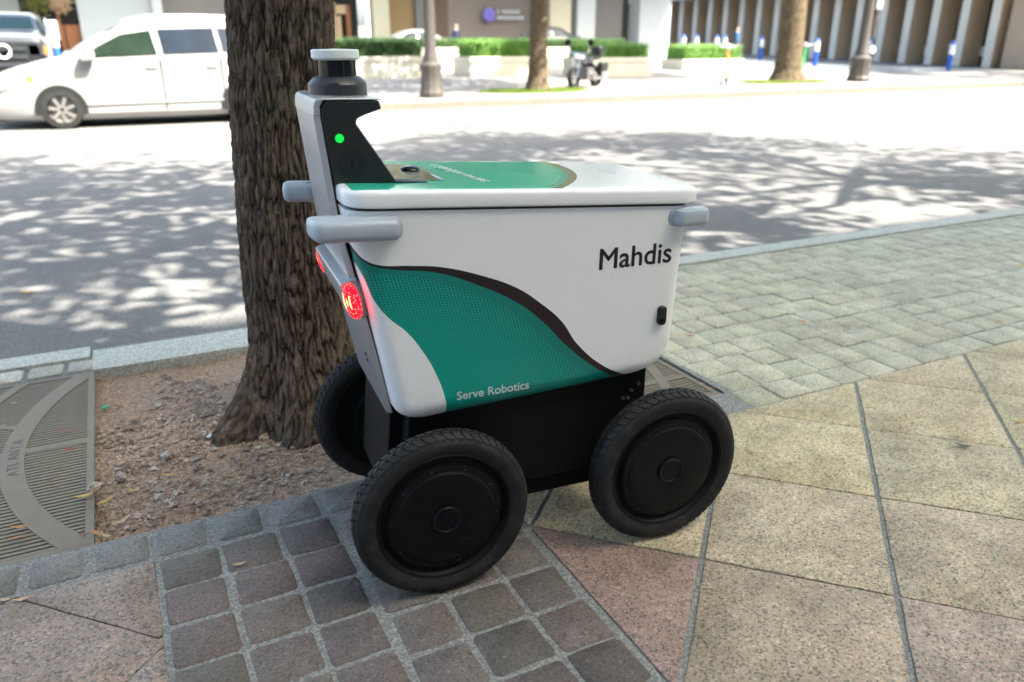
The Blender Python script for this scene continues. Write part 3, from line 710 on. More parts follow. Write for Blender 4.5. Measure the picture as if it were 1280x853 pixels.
b.loft([[tuple(c_ + dv * o_ + sd * a + Vector((0, 0, z))) for a, z in ((-.021, 1.229), (.021, 1.229), (.018, 1.255), (.011, 1.264), (-.011, 1.264), (-.018, 1.255))] for o_ in (-.02, .004)]); b.build('cable_cover', M['dark_grey'], ldr, 30)
for i in range(8):
    a = 2 * math.pi * i / 8 + .2; b = MB(); b.bar((LX + .0468 * math.cos(a), .0468 * math.sin(a), 1.278), (LX + .0468 * math.cos(a), .0468 * math.sin(a), 1.313), .0035, .0035); b.build('strut', M['dark_grey'], ldr)
# bumper ears
def ear(pts_xy, z0, z1, slope, name='bumper'):
    mid = (z0 + z1) / 2
    for sgn in (1, -1):
        P = [(x, y * -sgn) for x, y in pts_xy]
        rings = []
        for ii, zz in ((.012, z0), (.004, z0 + .006), (0, z0 + .016), (0, z1 - .014), (.004, z1 - .004), (.012, z1)):
            rings.append([(x, y, zz - slope * x) for x, y in inset(P, ii)])
        b = MB(); b.loft(rings); b.build(name, M['grey_plastic'], rob, 45)
def pill(name, x0, x1, y, z0, z1, thick, slope, sgn):
    r = (z1 - z0) / 2
    P = round_poly([(x0, z0), (x1, z0), (x1, z1), (x0, z1)], [r * .5, r * .98, r * .98, r * .5] if x0 < .3 else [r * .98, r * .4, r * .4, r * .98], 8)
    P = [(x, z - slope * x) for x, z in P]
    b = MB()
    rings = []
    for d, e in ((0, 0), (0, thick * .55), (.002, thick * .8), (.007, thick)):
        rings.append([(x, sgn * (y + e), z) for x, z in inset(P, d)])
    b.loft(rings); return b
for sgn in (-1, 1):
    b = pill('bumper', -.20, -.048, .238, .929, .986, .022, .05, sgn)                       # backing pad on the tub
    bp_ = b.build('rear_bumper', M['grey_plastic'], rob, 40)
    P = round_poly([(-.262, sgn * .214), (-.252, sgn * .300), (-.064, sgn * .290), (-.058, sgn * .246), (-.165, sgn * .245), (-.20, sgn * .205)], [.02, .03, .014, .0, .01, 0], 5)
    b = MB(); b.loft([[(x, y, zz - .05 * x) for x, y in inset(P, d)] for d, zz in ((.010, .934), (.003, .939), (0, .948), (0, .968), (.003, .977), (.010, .981))]); b.build('lip', M['grey_plastic'], bp_, 45)
    b = pill('bumper', .650, .745, .238, .934, .986, .016, .05, sgn)
    fb = b.build('front_bumper', M['grey_plastic'], rob, 40)
    P = round_poly([(.668, sgn * .246), (.672, sgn * .285), (.775, sgn * .262), (.792, sgn * .215), (.745, sgn * .205), (.735, sgn * .245)], [0, .014, .03, .012, 0, 0], 5)
    b = MB(); b.loft([[(x, y, zz - .05 * x) for x, y in inset(P, d)] for d, zz in ((.008, .938), (.002, .942), (0, .949), (0, .971), (.002, .978), (.008, .981))]); b.build('lip', M['grey_plastic'], fb, 45)
# tail light bar
b = MB(); b.prism(round_poly([(xp(.83) + .0, .835), (xp(.83) - .040, .822), (xp(.74) - .040, .752), (xp(.74), .738)], [0, .006, .006, 0], 3), 'Y', -.196, .196, .002); tb = b.build('light_bar', M['grey_metal'], rob, 30)
for sgn in (-1, 1):
    zc, xc = .784, xp(.784) - .016; P = []
    for i in range(24):
        a = 2 * math.pi * i / 24; P.append((.0175 * math.cos(a), .046 * math.sin(a) * (1 - .12 * max(0, math.sin(a)))))
    rings = []
    ax = Vector((-.76, sgn * .65, 0)).normalized(); sd = Vector((-ax.y, ax.x, 0)); c_ = Vector((xc - .005, sgn * .200, zc))
    for k, o_ in ((1, -.03), (1, .006), (.93, .013), (.75, .018), (.4, .021)):
        rings.append([tuple(c_ + ax * o_ + sd * (p * k) + Vector((.18 * -q * k, 0, q * k))) for p, q in P])
    b = MB(); b.loft(rings); b.build('tail_light', M['red_light'], tb, 40)
    for p0, q0, q1 in ((-.009, -.022, .022), (-.001, -.032, .030), (.007, -.026, .028)):
        b = MB(); b.tube([tuple(c_ + ax * (.0205 - 9 * (q * q)) + sd * p0 + Vector((.18 * -q, 0, q))) for q in (q0, q0 * .5, 0, q1 * .5, q1)], .0022, 6); b.build('led_strip', M['hot_led'], tb, 40)
    b = MB(); b.loft([[tuple(c_ + ax * o_ + sd * (p * 1.06) + Vector((.18 * -q * 1.06, 0, q * 1.06))) for p, q in P] for o_ in (-.06, -.004)]); b.build('light_rim', M['grey_metal'], tb, 40)
# chassis
b = MB(); b.prism(round_poly([(-.075, .20), (.648, .20), (.648, .50), (-.045, .50)], [.02, .01, 0, 0], 3), 'Y', -.205, .205, .004); ch = b.build('chassis', M['black_metal'], rob, 30)
b = MB(); b.box((.285, 0, .165), (.52, .34, .072)); b.build('skid_plate', M['black_metal'], ch)
b = MB(); b.prism([(-.11, .205), (-.076, .20), (-.046, .46), (-.07, .48), (-.085, .46)], 'Y', -.15, .15, .003); b.build('rear_bracket', M['black_metal'], ch, 30)
for (x_, z_) in ((.60, .425), (.622, .442), (.575, .404), (.590, .404)):
    b = MB(); b.lathe([(0, 0), (.0055, 0), (.0055, -.006), (0, -.006)], 6, 'Y', (x_, -.205, z_)); b.build('bolt', M['screw'], ch)
# wheels
WR, RR, HW = .2304, .1765, .036
def tyre_mesh():
    prof = [(RR, -HW * .80), (RR + .006, -HW * .86), (RR + .020, -HW * 1.0), (RR + .034, -HW * .97), (WR - .013, -HW * .80), (WR - .006, -HW * .55), (WR - .004, 0)]
    prof = prof + [(r, -h) for r, h in prof[-2::-1]]; prof.append(prof[0])
    b = MB(); b.lathe(prof, 96, 'Y'); return b.mesh('tyre', M['rubber'], 50)
def tread_mesh():
    b = MB(); n = 58
    for i in range(n):
        for sgn in (-1, 1):
            a0 = 2 * math.pi * (i + (.5 if sgn > 0 else 0)) / n; da = 2 * math.pi / n
            # zigzag shoulder block wrapping onto the sidewall, and a centre block
            for (y0, y1, s0, s1, wdt, r0, r1) in ((.0285, .0135, .0, .42, .78, WR - .0088, WR - .0002), (.012, .001, .55, .15, .72, WR, WR), (.0335, .0292, -.12, .0, .62, WR - .021, WR - .0095)):
                P = []
                for yy, sh, rr in ((y0, s0, r0), (y1, s1, r1)):
                    for e in (0, wdt):
                        a = a0 + da * (sh + e)
                        for dr in (0, -.011): P.append(((rr + dr) * math.cos(a), sgn * yy, (rr + dr) * math.sin(a)))
                b.add(P, [(0, 2, 6, 4), (0, 1, 3, 2), (4, 6, 7, 5), (0, 4, 5, 1), (2, 3, 7, 6)])
    return b.mesh('tread', M['rubber'])
def rim_mesh():
    b = MB(); b.lathe([(0, -.024), (.150, -.024), (.152, -.016), (.160, -.014), (.166, -.020), (.1705, -.0285), (.1755, -.0305), (RR + .003, -.026), (RR + .002, .026), (.17, .028), (.15, .02), (.11, .022), (.105, .034), (0, .036)], 72, 'Y'); return b.mesh('rim', M['black_metal'], 35)
def cap_mesh():
    b = MB(); b.lathe([(.146, -.022), (.146, -.0275), (.143, -.029), (.136, -.0292), (.131, -.0305), (.126, -.0345), (.120, -.0352), (.045, -.036), (.040, -.0352), (.0385, -.0352), (.0375, -.0415), (.0355, -.0435), (.033, -.0425), (.031, -.0405), (0, -.0405)], 72, 'Y'); return b.mesh('hub_cap', M['cap_black'], 22)
tm, trm, rm, cm = tyre_mesh(), tread_mesh(), rim_mesh(), cap_mesh()
bb = MB(); bb.lathe([(0, 0), (.0023, 0), (.0023, -.0013), (.0012, -.002), (0, -.002)], 8, 'Y'); bm_ = bb.mesh('bolt', M['dark_grey'], 40)
for ix, (wx, wy) in enumerate(((0, -1), (.654, -1), (0, 1), (.654, 1))):
    wh = link('wheel', rm, rob, (wx, wy * (.351 - HW) - (.012 if wy > 0 else 0), WR), (0, R(17 * ix + 5), 0 if wy < 0 else math.pi))
    link('tyre', tm, wh); tr = link('tread', trm, wh, kind='stuff'); link('hub_cap', cm, wh)
    for i in range(10):
        a = 2 * math.pi * i / 10; link('bolt', bm_, wh, (.139 * math.cos(a), -.0292, .139 * math.sin(a)))
    arm = MB(); arm.lathe([(0, -.10 * wy), (.034, -.10 * wy), (.034, 0)], 20, 'Y', (wx, wy * (.351 - 2 * HW) , WR))
    arm.prism(round_poly([(wx - .05, .18), (wx + .05, .18), (wx + .035, .30), (wx + .02, .36), (wx - .01, .36), (wx - .045, .30)], .03, 4), 'Y', wy * .225, wy * .255, .004)
    arm.build('swing_arm', M['black_plastic'], rob, 30)

# ------------------------------------------------------------------ TREES
def bark_trunk(name, m, cx, cy, prof, nseg, rows, amp, parent, fr=1.0, seed=0, z0=-.1, lobes=None):
    """prof: list of (z, radius, xoff); ridged bark as geometry, stored in attribute ridge"""
    def lerp(z):
        for (a, r1, x1), (b_, r2, x2) in zip(prof, prof[1:]):
            if z <= b_: t = (z - a) / (b_ - a); t = t * t * (3 - 2 * t) if False else t; return r1 + (r2 - r1) * t, x1 + (x2 - x1) * t
        return prof[-1][1], prof[-1][2]
    V = []; at = []; ztop = prof[-1][0]
    for j in range(rows + 1):
        z = prof[0][0] + (ztop - prof[0][0]) * j / rows; r, xo = lerp(z)
        for i in range(nseg):
            a = 2 * math.pi * i / nseg; ca, sa = math.cos(a), math.sin(a)
            wob = .6 * noise.noise((ca * 3 * fr, sa * 3 * fr, z * 3.0 + seed))
            q = Vector((ca * 10.2 * fr + wob * .3, sa * 10.2 * fr + wob * .3, z * 9 * fr + seed))
            n1 = 1.7 * (1 - math.exp(-abs(noise.noise(q * 1.1) + .25 * noise.noise(q * 2.7)) / .13)) - .7; n2 = noise.noise(Vector((ca * 15, sa * 15, z * 22 + seed))); n3 = noise.noise(Vector((ca * 30, sa * 30, z * 45 + seed)))
            rid = max(-1, min(1, n1)) * .58 + n2 * .34 + n3 * .30
            lob = 0
            if lobes:
                f = max(0, 1 - max(0, z) / .42) ** 2.2
                for la, lw, lr in lobes:
                    d = (a - la + math.pi) % (2 * math.pi) - math.pi; lob += lr * math.exp(-(d / lw) ** 2) * f
            rr = r + lob + amp * (rid - .3)
            V.append((cx + xo + rr * ca, cy + rr * sa, z)); at.append(rid * .5 + .5)
    F = [(j * nseg + i, j * nseg + (i + 1) % nseg, (j + 1) * nseg + (i + 1) % nseg, (j + 1) * nseg + i) for j in range(rows) for i in range(nseg)]
    me = bpy.data.meshes.new(name); me.from_pydata(V, [], F); me.materials.append(m)
    me.polygons.foreach_set('use_smooth', [True] * len(F))
    A = me.attributes.new('ridge', 'FLOAT', 'POINT'); A.data.foreach_set('value', at)
    return link(name, me, parent)
def crown_mesh(name, seed, rad, clumps, per, lsize, m, clump_r=.75, hole=.55):
    rg = random.Random(seed); V = []; F = []
    for c in range(clumps):
        for _ in range(40):
            p = Vector((rg.uniform(-1, 1), rg.uniform(-1, 1), rg.uniform(-.8, 1)))
            if .35 < p.length < 1 and rg.random() < p.length ** .7: break
        p = Vector((p.x * rad[0], p.y * rad[1], p.z * rad[2])); cr = clump_r * rg.uniform(.55, 1.35)
        for k in range(int(per * rg.uniform(.6, 1.4))):
            q = p + Vector((rg.gauss(0, .5), rg.gauss(0, .5), rg.gauss(0, .38))) * cr
            d = Vector((rg.gauss(0, 1), rg.gauss(0, 1), rg.gauss(0, .5))).normalized(); u = d.orthogonal().normalized(); u = (u * rg.uniform(-1, 1) + d.cross(u) * rg.uniform(-1, 1)).normalized()
            s = lsize * rg.uniform(.6, 1.3); o = len(V)
            V += [tuple(q - d * s), tuple(q - u * s * .42 + d * s * .1), tuple(q + d * s), tuple(q + u * s * .42 + d * s * .1)]; F.append((o, o + 1, o + 2, o + 3))
    me = bpy.data.meshes.new(name); me.from_pydata(V, [], F); me.materials.append(m); return me
def limbs(parent, base, crown_c, rad, seed, m, n=7, r0=.09):
    rg = random.Random(seed)
    for i in range(n):
        a = 2 * math.pi * i / n + rg.uniform(-.3, .3); e = Vector(crown_c) + Vector((math.cos(a) * rad[0] * .7, math.sin(a) * rad[1] * .7, rg.uniform(-.2, .6) * rad[2]))
        b0 = Vector(base); mid = (b0 + e) / 2 + Vector((rg.uniform(-.3, .3), rg.uniform(-.3, .3), -.4)); b = MB()
        b.tube([b0 - Vector((0, 0, .3)), b0 * .7 + mid * .3, mid, mid * .4 + e * .6, e], [r0, r0 * .8, r0 * .55, r0 * .35, r0 * .12], 8); b.build('limb', m, parent, 60)
CROWN_A = crown_mesh('crown', 21, (4.5, 4.5, 2.2), 54, 125, .17, M['leaf'], 1.2)
CROWN_B = crown_mesh('crown', 22, (4.2, 4.2, 2.6), 230, 40, .17, M['leaf'])
t1 = thing('street_tree', 'big dark furrowed tree trunk rising from the dirt beside the robot', 'tree', (.53, 2.87, 0))
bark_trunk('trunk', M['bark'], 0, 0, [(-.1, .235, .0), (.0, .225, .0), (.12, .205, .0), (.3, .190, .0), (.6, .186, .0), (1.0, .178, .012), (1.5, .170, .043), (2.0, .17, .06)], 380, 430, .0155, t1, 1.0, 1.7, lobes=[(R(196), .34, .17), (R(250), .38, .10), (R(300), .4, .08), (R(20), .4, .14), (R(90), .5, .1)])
bark_trunk('upper_trunk', M['bark'], 0, 0, [(1.99, .17, .06), (3.4, .165, .06), (5.2, .13, .1)], 60, 40, .015, t1, 1.0, 1.7)
limbs(t1, (.1, 0, 4.9), (.2, 0, 7.6), (4.6, 4.6, 2.6), 5, M['bark']); link('crown', CROWN_A, t1, (.2, 0, 7.3))
def street_tree(label, x, y, z, r, h, crown, cz, sc, rot, m, group=None, seed=0, lob=None):
    t = thing('street_tree', label, 'tree', (x, y, z), rot, group)
    bark_trunk('trunk', m, 0, 0, [(-.08, r * 1.75, 0), (.1, r * 1.5, 0), (.35, r * 1.2, 0), (.9, r * 1.04, .01), (2.2, r, .03), (h, r * .75, .05)], 64, 80, r * .08, t, .7, seed, lobes=lob)
    limbs(t, (.05, 0, h), (0, 0, cz), (4 * sc, 4 * sc, 2.2 * sc), seed, m, 6, r * .5)
    c = link('crown', crown, t, (0, 0, cz)); c.scale = (sc, sc, sc); return t
street_tree('street tree farther along the near kerb, out of the picture to the right', 9.6, 2.9, 0, .17, 4.6, CROWN_A, 7.3, 1.02, R(80), M['bark'], None, 4)
street_tree('tree with mossy olive trunk on the far pavement beside the parked motorcycle', 11.13, 20.62, pz(20.6), .235, 3.6, CROWN_B, 5.3, .9, R(30), M['bark2'], None, 8)
street_tree('thick brown tree trunk between the orange and green scooters on the far pavement', 21.3, 21.23, pz(21.2), .40, 5.2, CROWN_B, 9.4, .95, R(140), M['bark2'], None, 12, [(R(200), .5, .25)])
street_tree('street tree past the right edge shading the far pavement', 35.5, 18.9, pz(18.9), .3, 4.2, CROWN_A, 6.1, 1.05, R(200), M['bark2'], None, 15)
# grass skirts round the two far trees
def grass_patch(label, x, y, rx, ry, n, seed):
    rg = random.Random(seed); V = []; F = []
    for i in range(n):
        a = rg.uniform(0, 6.283); q = math.sqrt(rg.random()); px, py = x + rx * q * math.cos(a), y + ry * q * math.sin(a); z = pz(py) - .01; h = rg.uniform(.03, .10); d = rg.uniform(0, 6.28); o = len(V)
        V += [(px - .015 * math.cos(d), py - .015 * math.sin(d), z), (px + .015 * math.cos(d), py + .015 * math.sin(d), z), (px + rg.uniform(-.04, .04), py + rg.uniform(-.04, .04), z + h)]; F.append((o, o + 1, o + 2))
    me = bpy.data.meshes.new('grass'); me.from_pydata(V, [], F); me.materials.append(M['grass'])
    link('grass', me, None, None, None, label, 'grass', None, 'stuff')
grass_patch('patch of bright grass around the olive trunk by the motorcycle', 10.9, 20.3, 1.7, .7, 5200, 1); grass_patch('patch of bright grass around the thick brown trunk', 20.9, 20.9, 1.9, .7, 5200, 2)

# ------------------------------------------------------------------ FAR SIDE: planters, hedges, buildings
M['cream'] = simple('cream render', (.58, .55, .45), .8, 0, 0, .08, 2, .2)
def planter(label, hl, x0, x1, y0, dp, wz, hz_, seed, hm='hedge'):
    z0 = pz(y0); t = thing('planter', label, 'planter', ((x0 + x1) / 2, y0 + dp / 2, z0), 0, 'planters along the far plaza')
    L = x1 - x0; b = MB(); b.prism(rrect(-L / 2 + .03, L / 2 - .03, -dp / 2 + .03, dp / 2 - .03, .04, 2), 'Z', -.3, wz - .17); b.build('wall', M['cream'], t, 30)
    b = MB(); b.prism(rrect(-L / 2, L / 2, -dp / 2, dp / 2, .05, 2), 'Z', wz - .17, wz, .012); b.build('rim', M['cream'], t, 30)
    rg = random.Random(seed); V = []; F = []
    bw, bd = L / 2 - .12, dp / 2 - .1; n = int(900 * L)
    core = MB(); core.prism(rrect(-bw + .05, bw - .05, -bd + .05, bd - .05, .1, 2), 'Z', wz - .05, hz_ - .06); 
    h = thing('hedge', hl, 'hedge', ((x0 + x1) / 2, y0 + dp / 2, z0), 0, 'clipped hedges in the planters')
    core.build('twigs', M[hm], h)
    for i in range(n):
        q = rg.random()
        if q < .45: p = Vector((rg.uniform(-bw, bw), -bd, rg.uniform(wz - .02, hz_)))
        elif q < .85: p = Vector((rg.uniform(-bw, bw), rg.uniform(-bd, bd), hz_))
        else: p = Vector((rg.choice((-bw, bw)), rg.uniform(-bd, bd), rg.uniform(wz, hz_)))
        if p.z > wz + .05: p.z += .07 * noise.noise((p.x * 2.2 + seed * 7, p.y * 2, 0)) + .04 * noise.noise((p.x * 7 + seed, p.y * 7, 3))
        p += Vector((rg.gauss(0, .03), rg.gauss(0, .03), rg.gauss(0, .035))); d = Vector((rg.gauss(0, 1), rg.gauss(0, 1), rg.gauss(0, 1))).normalized(); u = d.orthogonal().normalized(); s = rg.uniform(.03, .055); o = len(V)
        V += [tuple(p - d * s), tuple(p - u * s * .5), tuple(p + d * s), tuple(p + u * s * .5)]; F.append((o, o + 1, o + 2, o + 3))
    me = bpy.data.meshes.new('foliage'); me.from_pydata(V, [], F); me.materials.append(M[hm]); link('foliage', me, h)
planter('cream planter left of the far lamp post, partly in tree shade', 'shade-darkened clipped hedge in the planter left of the far lamp post', 6.6, 10.2, 26.9, 1.6, .68, 1.20, 1, 'hedge_shaded')
planter('sunlit cream planter behind the mossy olive trunk', 'bright clipped hedge behind the mossy olive trunk', 11.5, 14.8, 26.3, 1.6, .67, 1.20, 2)
planter('sunlit cream planter behind the motorcycle', 'bright clipped hedge behind the motorcycle', 15.3, 18.3, 24.9, 1.6, .67, 1.12, 3)
planter('low cream planter behind the orange scooter', 'bright clipped hedge behind the orange scooter', 21.8, 25.1, 27.6, 1.6, .44, .98, 4)
planter('long set back cream planter in front of the entrance drive', 'long shade-darkened hedge in front of the entrance drive', 5.0, 23.5, 34.2, 1.4, .72, 1.06, 5, 'hedge_shaded')

# entrance building at the back (shaded under a deep canopy)
FY = 40.0
def px_x(px, Y): # helper used once to lay out the far front in metres
    return gnd_at(px, Y)
def gnd_at(px, Y, py=30):
    d = cam.rotation_euler.to_matrix() @ Vector(((px - 640) / 971.99, -(py - 426.5) / 971.99, -1)); return d.x / d.y * Y
hotel = thing('office_building', 'shaded building with pale columns and recessed walls behind the hedges', 'building', (0, FY, pz(FY)))
def wallm(name, c, r=.75): return simple(name, c, r, 0, 0, .08, 1.5, .15)
W = {'grn': wallm('grey green panel', (.16, .18, .17)), 'dark': simple('dark shop glass', (.02, .018, .016), .12, 0, .3), 'pale': wallm('pale blue panel', (.34, .385, .40)), 'grey': wallm('warm grey stone', (.16, .155, .15)), 'tan': wallm('tan stone', (.26, .18, .085)), 'mauve': wallm('mauve stone', (.22, .185, .165)), 'brown': wallm('brown stone', (.13, .085, .06)), 'cream': wallm('cream column', (.46, .44, .33)), 'olive': simple('dark door glass', (.04, .05, .04), .2), 'white': wallm('white column', (.42, .455, .47)), 'wood': wallm('warm timber', (.25, .10, .04)), 'amber': wallm('beige shop frame', (.45, .33, .2))}  # amber is the frames' own beige
panels = [(-60, 28, 'grn', .2), (28, 100, 'dark', .5), (100, 193, 'pale', 0), (193, 205, 'white', -.1), (205, 300, 'grey', .2), (300, 417, 'grey', .25), (417, 452, 'dark', .6), (462, 482, 'cream', -.4), (482, 522, 'tan', .4), (522, 537, 'grey', .2), (537, 566, 'brown', .6), (566, 680, 'mauve', .6), (680, 706, 'cream', -.4), (706, 714, 'grey', .2), (714, 736, 'white', -.4), (736, 741, 'olive', .5), (741, 781, 'grey', .3), (781, 791, 'olive', .5), (791, 829, 'white', -.4)]
for a, b_, k, dy in panels:
    x0, x1 = gnd_at(a, FY), gnd_at(b_, FY); b = MB(); b.box(((x0 + x1) / 2, dy + .25, 2.9), (x1 - x0 - .003, .5 if dy >= 0 else 1.0, 6.4 + .01 * dy)); b.build('column' if k in ('cream', 'white') else ('window' if k in ('dark', 'olive') else 'wall'), W[k], hotel)
for a, b_, z0, z1, k in ((417, 423, -.3, 2.6, 'amber'), (417, 437, 2.1, 2.5, 'amber'), (424, 429, -.3, 2.0, 'amber'), (436, 441, -.3, 2.5, 'wood'), (76, 100, -.3, 1.5, 'wood'), (72, 76, -.3, 2.0, 'wood'), (28, 44, .8, 1.5, 'grey')):
    x0, x1 = gnd_at(a, FY), gnd_at(b_, FY); b = MB(); b.box(((x0 + x1) / 2, .42, (z0 + z1) / 2), (x1 - x0, .12, z1 - z0)); b.build('frame', W[k], hotel)
b = MB(); b.box((-6.5, -1.6, 6.5), (76, 6.5, .8)); b.build('canopy', W['white'], hotel)
b = MB(); b.box((-6.5, 4, 10), (76, 7, 8)); b.build('upper_floors', W['pale'], hotel)
# added shrubs standing in for foliage reflected in the dark shop window
rg = random.Random(9)
for px_, py_, s_, mm, lb in ((52, 5, .62, 'shrub', 'yellow green shrub standing in for foliage reflected in the dark window at far left'), (79, 9, .42, 'wood', 'rust coloured shrub standing in for a reflection in the dark window at far left')):
    X0 = gnd_at(px_, FY - .4); zc = 1.35 + (51 - py_) * 36.5 / 972; V = []; F = []
    for i in range(700):
        p = Vector((rg.gauss(0, .4), rg.gauss(0, .12), rg.gauss(0, .4))) * s_; d = Vector((rg.gauss(0, 1), rg.gauss(0, 1), rg.gauss(0, 1))).normalized(); u = d.orthogonal().normalized(); o = len(V); s = .07
        V += [tuple(p - d * s), tuple(p - u * s * .5), tuple(p + d * s), tuple(p + u * s * .5)]; F.append((o, o + 1, o + 2, o + 3))
    me = bpy.data.meshes.new('foliage'); me.from_pydata(V, [], F); me.materials.append(M['shrub'] if mm == 'shrub' else W['amber'])  # stand-in leaves for the foliage reflected in the window
    pt = thing('reflection_shrub', lb, 'plant', (X0, FY - .15, pz(FY))); link('foliage', me, pt, (0, 0, zc - pz(FY)))
    b = MB(); b.tube([(0, 0, .45), (.03, 0, zc - pz(FY))], .03, 8); b.build('stem', M['bark2'], pt); b = MB(); b.lathe([(0, 0), (.2, 0), (.28, .5), (.24, .5), (.2, .44), (0, .44)], 16); b.build('reflection_shrub_pot', M['dark_grey'], pt, 40)
# wall sign: violet round emblem with two rows of small pale raised letters, too blurred to read
sgn_ = thing('wall_sign', 'violet round emblem with two rows of pale lettering on the shaded wall', 'sign', (gnd_at(609, FY + .6), FY + .34, 2.72))
M['violet'] = simple('violet enamel', (.20, .16, .62), .4); M['pale_letter'] = simple('pale letter metal', (.55, .60, .64), .4)
for i in range(6):
    a = 2 * math.pi * i / 6 + .3; b = MB()
    b.lathe([(0, 0), (.15, 0), (.15, -.05), (.12, -.07), (0, -.07)], 16, 'Y', (.21 * math.cos(a), 0, .21 * math.sin(a))); b.build('emblem_petal', M['violet'], sgn_, 40)
b = MB(); b.lathe([(.06, -.02), (.22, -.02), (.22, -.06), (.06, -.06), (.06, -.02)], 24, 'Y'); b.build('emblem_ring', M['violet'], sgn_, 40)
rg = random.Random(2)
for row, z_, n_ in ((0, .17, 9), (1, -.13, 11)):
    for i in range(n_):
        if row == 0 and i == 1: continue
        b = MB(); x_ = .48 + i * .148; h = .19
        b.bar((x_, -.03, z_ - h / 2), (x_, -.03, z_ + h / 2), .03); b.bar((x_ + .07, -.03, z_ - h / 2), (x_ + .07, -.03, z_ + h / 2), .03); b.bar((x_, -.03, z_ + rg.choice((0, h / 2 - .015, -h / 2 + .015))), (x_ + .07, -.03, z_ + rg.choice((0, h / 2 - .015))), .028); b.build('letter', M['pale_letter'], sgn_)
# white pole behind the hedge
pl_ = thing('white_pole', 'slim white pole standing behind the hedge left of the lamp post', 'pole', (gnd_at(459.5, 36.6), 36.6, pz(36.6)))
b = MB(); b.tube([(0, 0, 0), (0, 0, .8), (0, 0, 6)], [.11, .10, .09], 14); b.build('shaft', simple('white pole paint', (.72, .78, .84), .3, 0, .3), pl_, 40); b = MB(); b.lathe([(0, 0), (.22, 0), (.2, .05), (.12, .1), (0, .1)], 16); b.build('foot', M['chrome'], pl_, 40)

# fin building on the right
fb_ = thing('fin_building', 'brown building with a long row of upright concrete fins at right', 'building', (38.7, 25.7, pz(25.7)))
FIN = simple('brown concrete fin', (.60, .46, .32), .85, 0, 0, .12, .8, .3); FINL = simple('pale fin edge', (.62, .60, .55), .8, 0, 0, .06, 1); GLS = simple('dark curtain wall glass', (.012, .016, .02), .12, 0, .4)
fm = MB(); fm.box((.80, 0, 3.3), (1.46, .42, 7.2)); fme = fm.mesh('fin', FIN); em = MB(); em.box((.04, 0, 3.3), (.05, .44, 7.2)); eme = em.mesh('edge', FINL)
for k in range(26):
    f_ = link('fin', fme, fb_, (0, 1.6 * k, .04 * k)); link('edge', eme, f_)
b = MB(); b.box((1.62, 20, 4), (.1, 46, 9)); b.build('glass_wall', GLS, fb_)
b = MB(); b.box((3.7, 20, 9), (3.6, 46, 14)); b.build('inner_block', FIN, fb_)
b = MB(); b.box((1.52, 20, .25 + .5), (.12, 46, .45)); b.build('sill', FINL, fb_)
b = MB(); b.box((.3, 22.6, 6.35), (2.8, 48.2, 4.7)); b.build('fascia', W['white'], fb_)
b = MB(); b.box((2.2, -2.0, 5.5), (4.2, 2.6, 11.5)); b.build('end_pier', simple('pinkish stone pier', (.40, .31, .24), .85, 0, 0, .1, 1), fb_)
grid_sheet('shade_sheet', 29.5, 40.0, 23.5, 85, lambda x, y: pz(y) + .004, ground_mat('painted building shade', (.10, .115, .13), (.15, .165, .18), None, 12, .3), 2, 30)  # blue-grey sheet painting the fin building's shade onto the plaza
# orange banner behind the right lamp
bn = thing('banner', 'orange hanging banner between the fins behind the right lamp post', 'banner', (38.9, 25.7 + 1.6 * 4.5, 2.2))
b = MB(); b.box((.7, 0, 1.5), (.03, .5, 2.4)); b.build('cloth', simple('orange banner cloth', (.55, .20, .07), .8), bn); b = MB(); b.tube([(.7, -.3, 2.72), (.7, .3, 2.72)], .02, 8); b.build('rod', M['dark_grey'], bn)

# ------------------------------------------------------------------ street furniture on the far side
IRON = simple('weathered iron', (.06, .053, .047), .6, .3, 0, .15, 5, .2)
def lamp_post(label, x, y, r, sign=False):
    t = thing('street_lamp', label, 'street lamp', (x, y, pz(y)))
    b = MB(); b.lathe([(0, -.05), (r * 2.1, -.05), (r * 2.1, .12), (r * 1.9, .18), (r * 1.75, .62), (r * 1.9, .70), (r * 1.9, .78), (r * 1.35, .86), (r * 1.2, 1.0)], 12); b.build('base', IRON, t, 25)
    b = MB(); b.lathe([(r * 1.2, 1.0), (r * 1.02, 1.1), (r * .95, 2.2), (r * .7, 4.4), (0, 4.4)], 12); b.build('shaft', IRON, t, 25)
    b = MB(); b.lathe([(0, 4.4), (.16, 4.42), (.2, 4.5), (.1, 4.56), (0, 4.56)], 16); b.build('collar', IRON, t, 25)
    b = MB(); b.lathe([(.1, 4.56), (.2, 4.66), (.23, 4.85), (.17, 5.05), (.05, 5.14), (0, 5.15)], 20); b.build('globe', simple('opal glass globe', (.75, .75, .72), .3), t, 60)
    if sign:
        b = MB(); b.box((.32, -.12, 1.95), (.07, .06, 1.1)); b.build('sign_post', M['chrome'], t); b = MB(); b.prism(round_poly([(.2, 2.35), (.48, 2.35), (.48, 3.1), (.2, 3.1)], .05, 3), 'Y', -.16, -.06, .01); b.build('meter_head', simple('silver meter case', (.5, .5, .5), .35, .6), t, 30)
        b = MB(); b.lathe([(0, 0), (.12, 0), (.12, -.05), (0, -.05)], 18, 'Y', (.30, -.13, 1.05)); b.build('round_plate', M['sensor_white'], t, 40)
lamp_post('dark iron lamp post on the far pavement left of the olive trunk', 7.45, 19.46, .15)
lamp_post('grey lamp post with a silver box fixed to it at far right', 23.9, 20.44, .19, True)
BLUE = simple('blue paint', (.01, .09, .48), .4); WBAND = simple('white band', (.72, .76, .8), .45)
bl0 = None
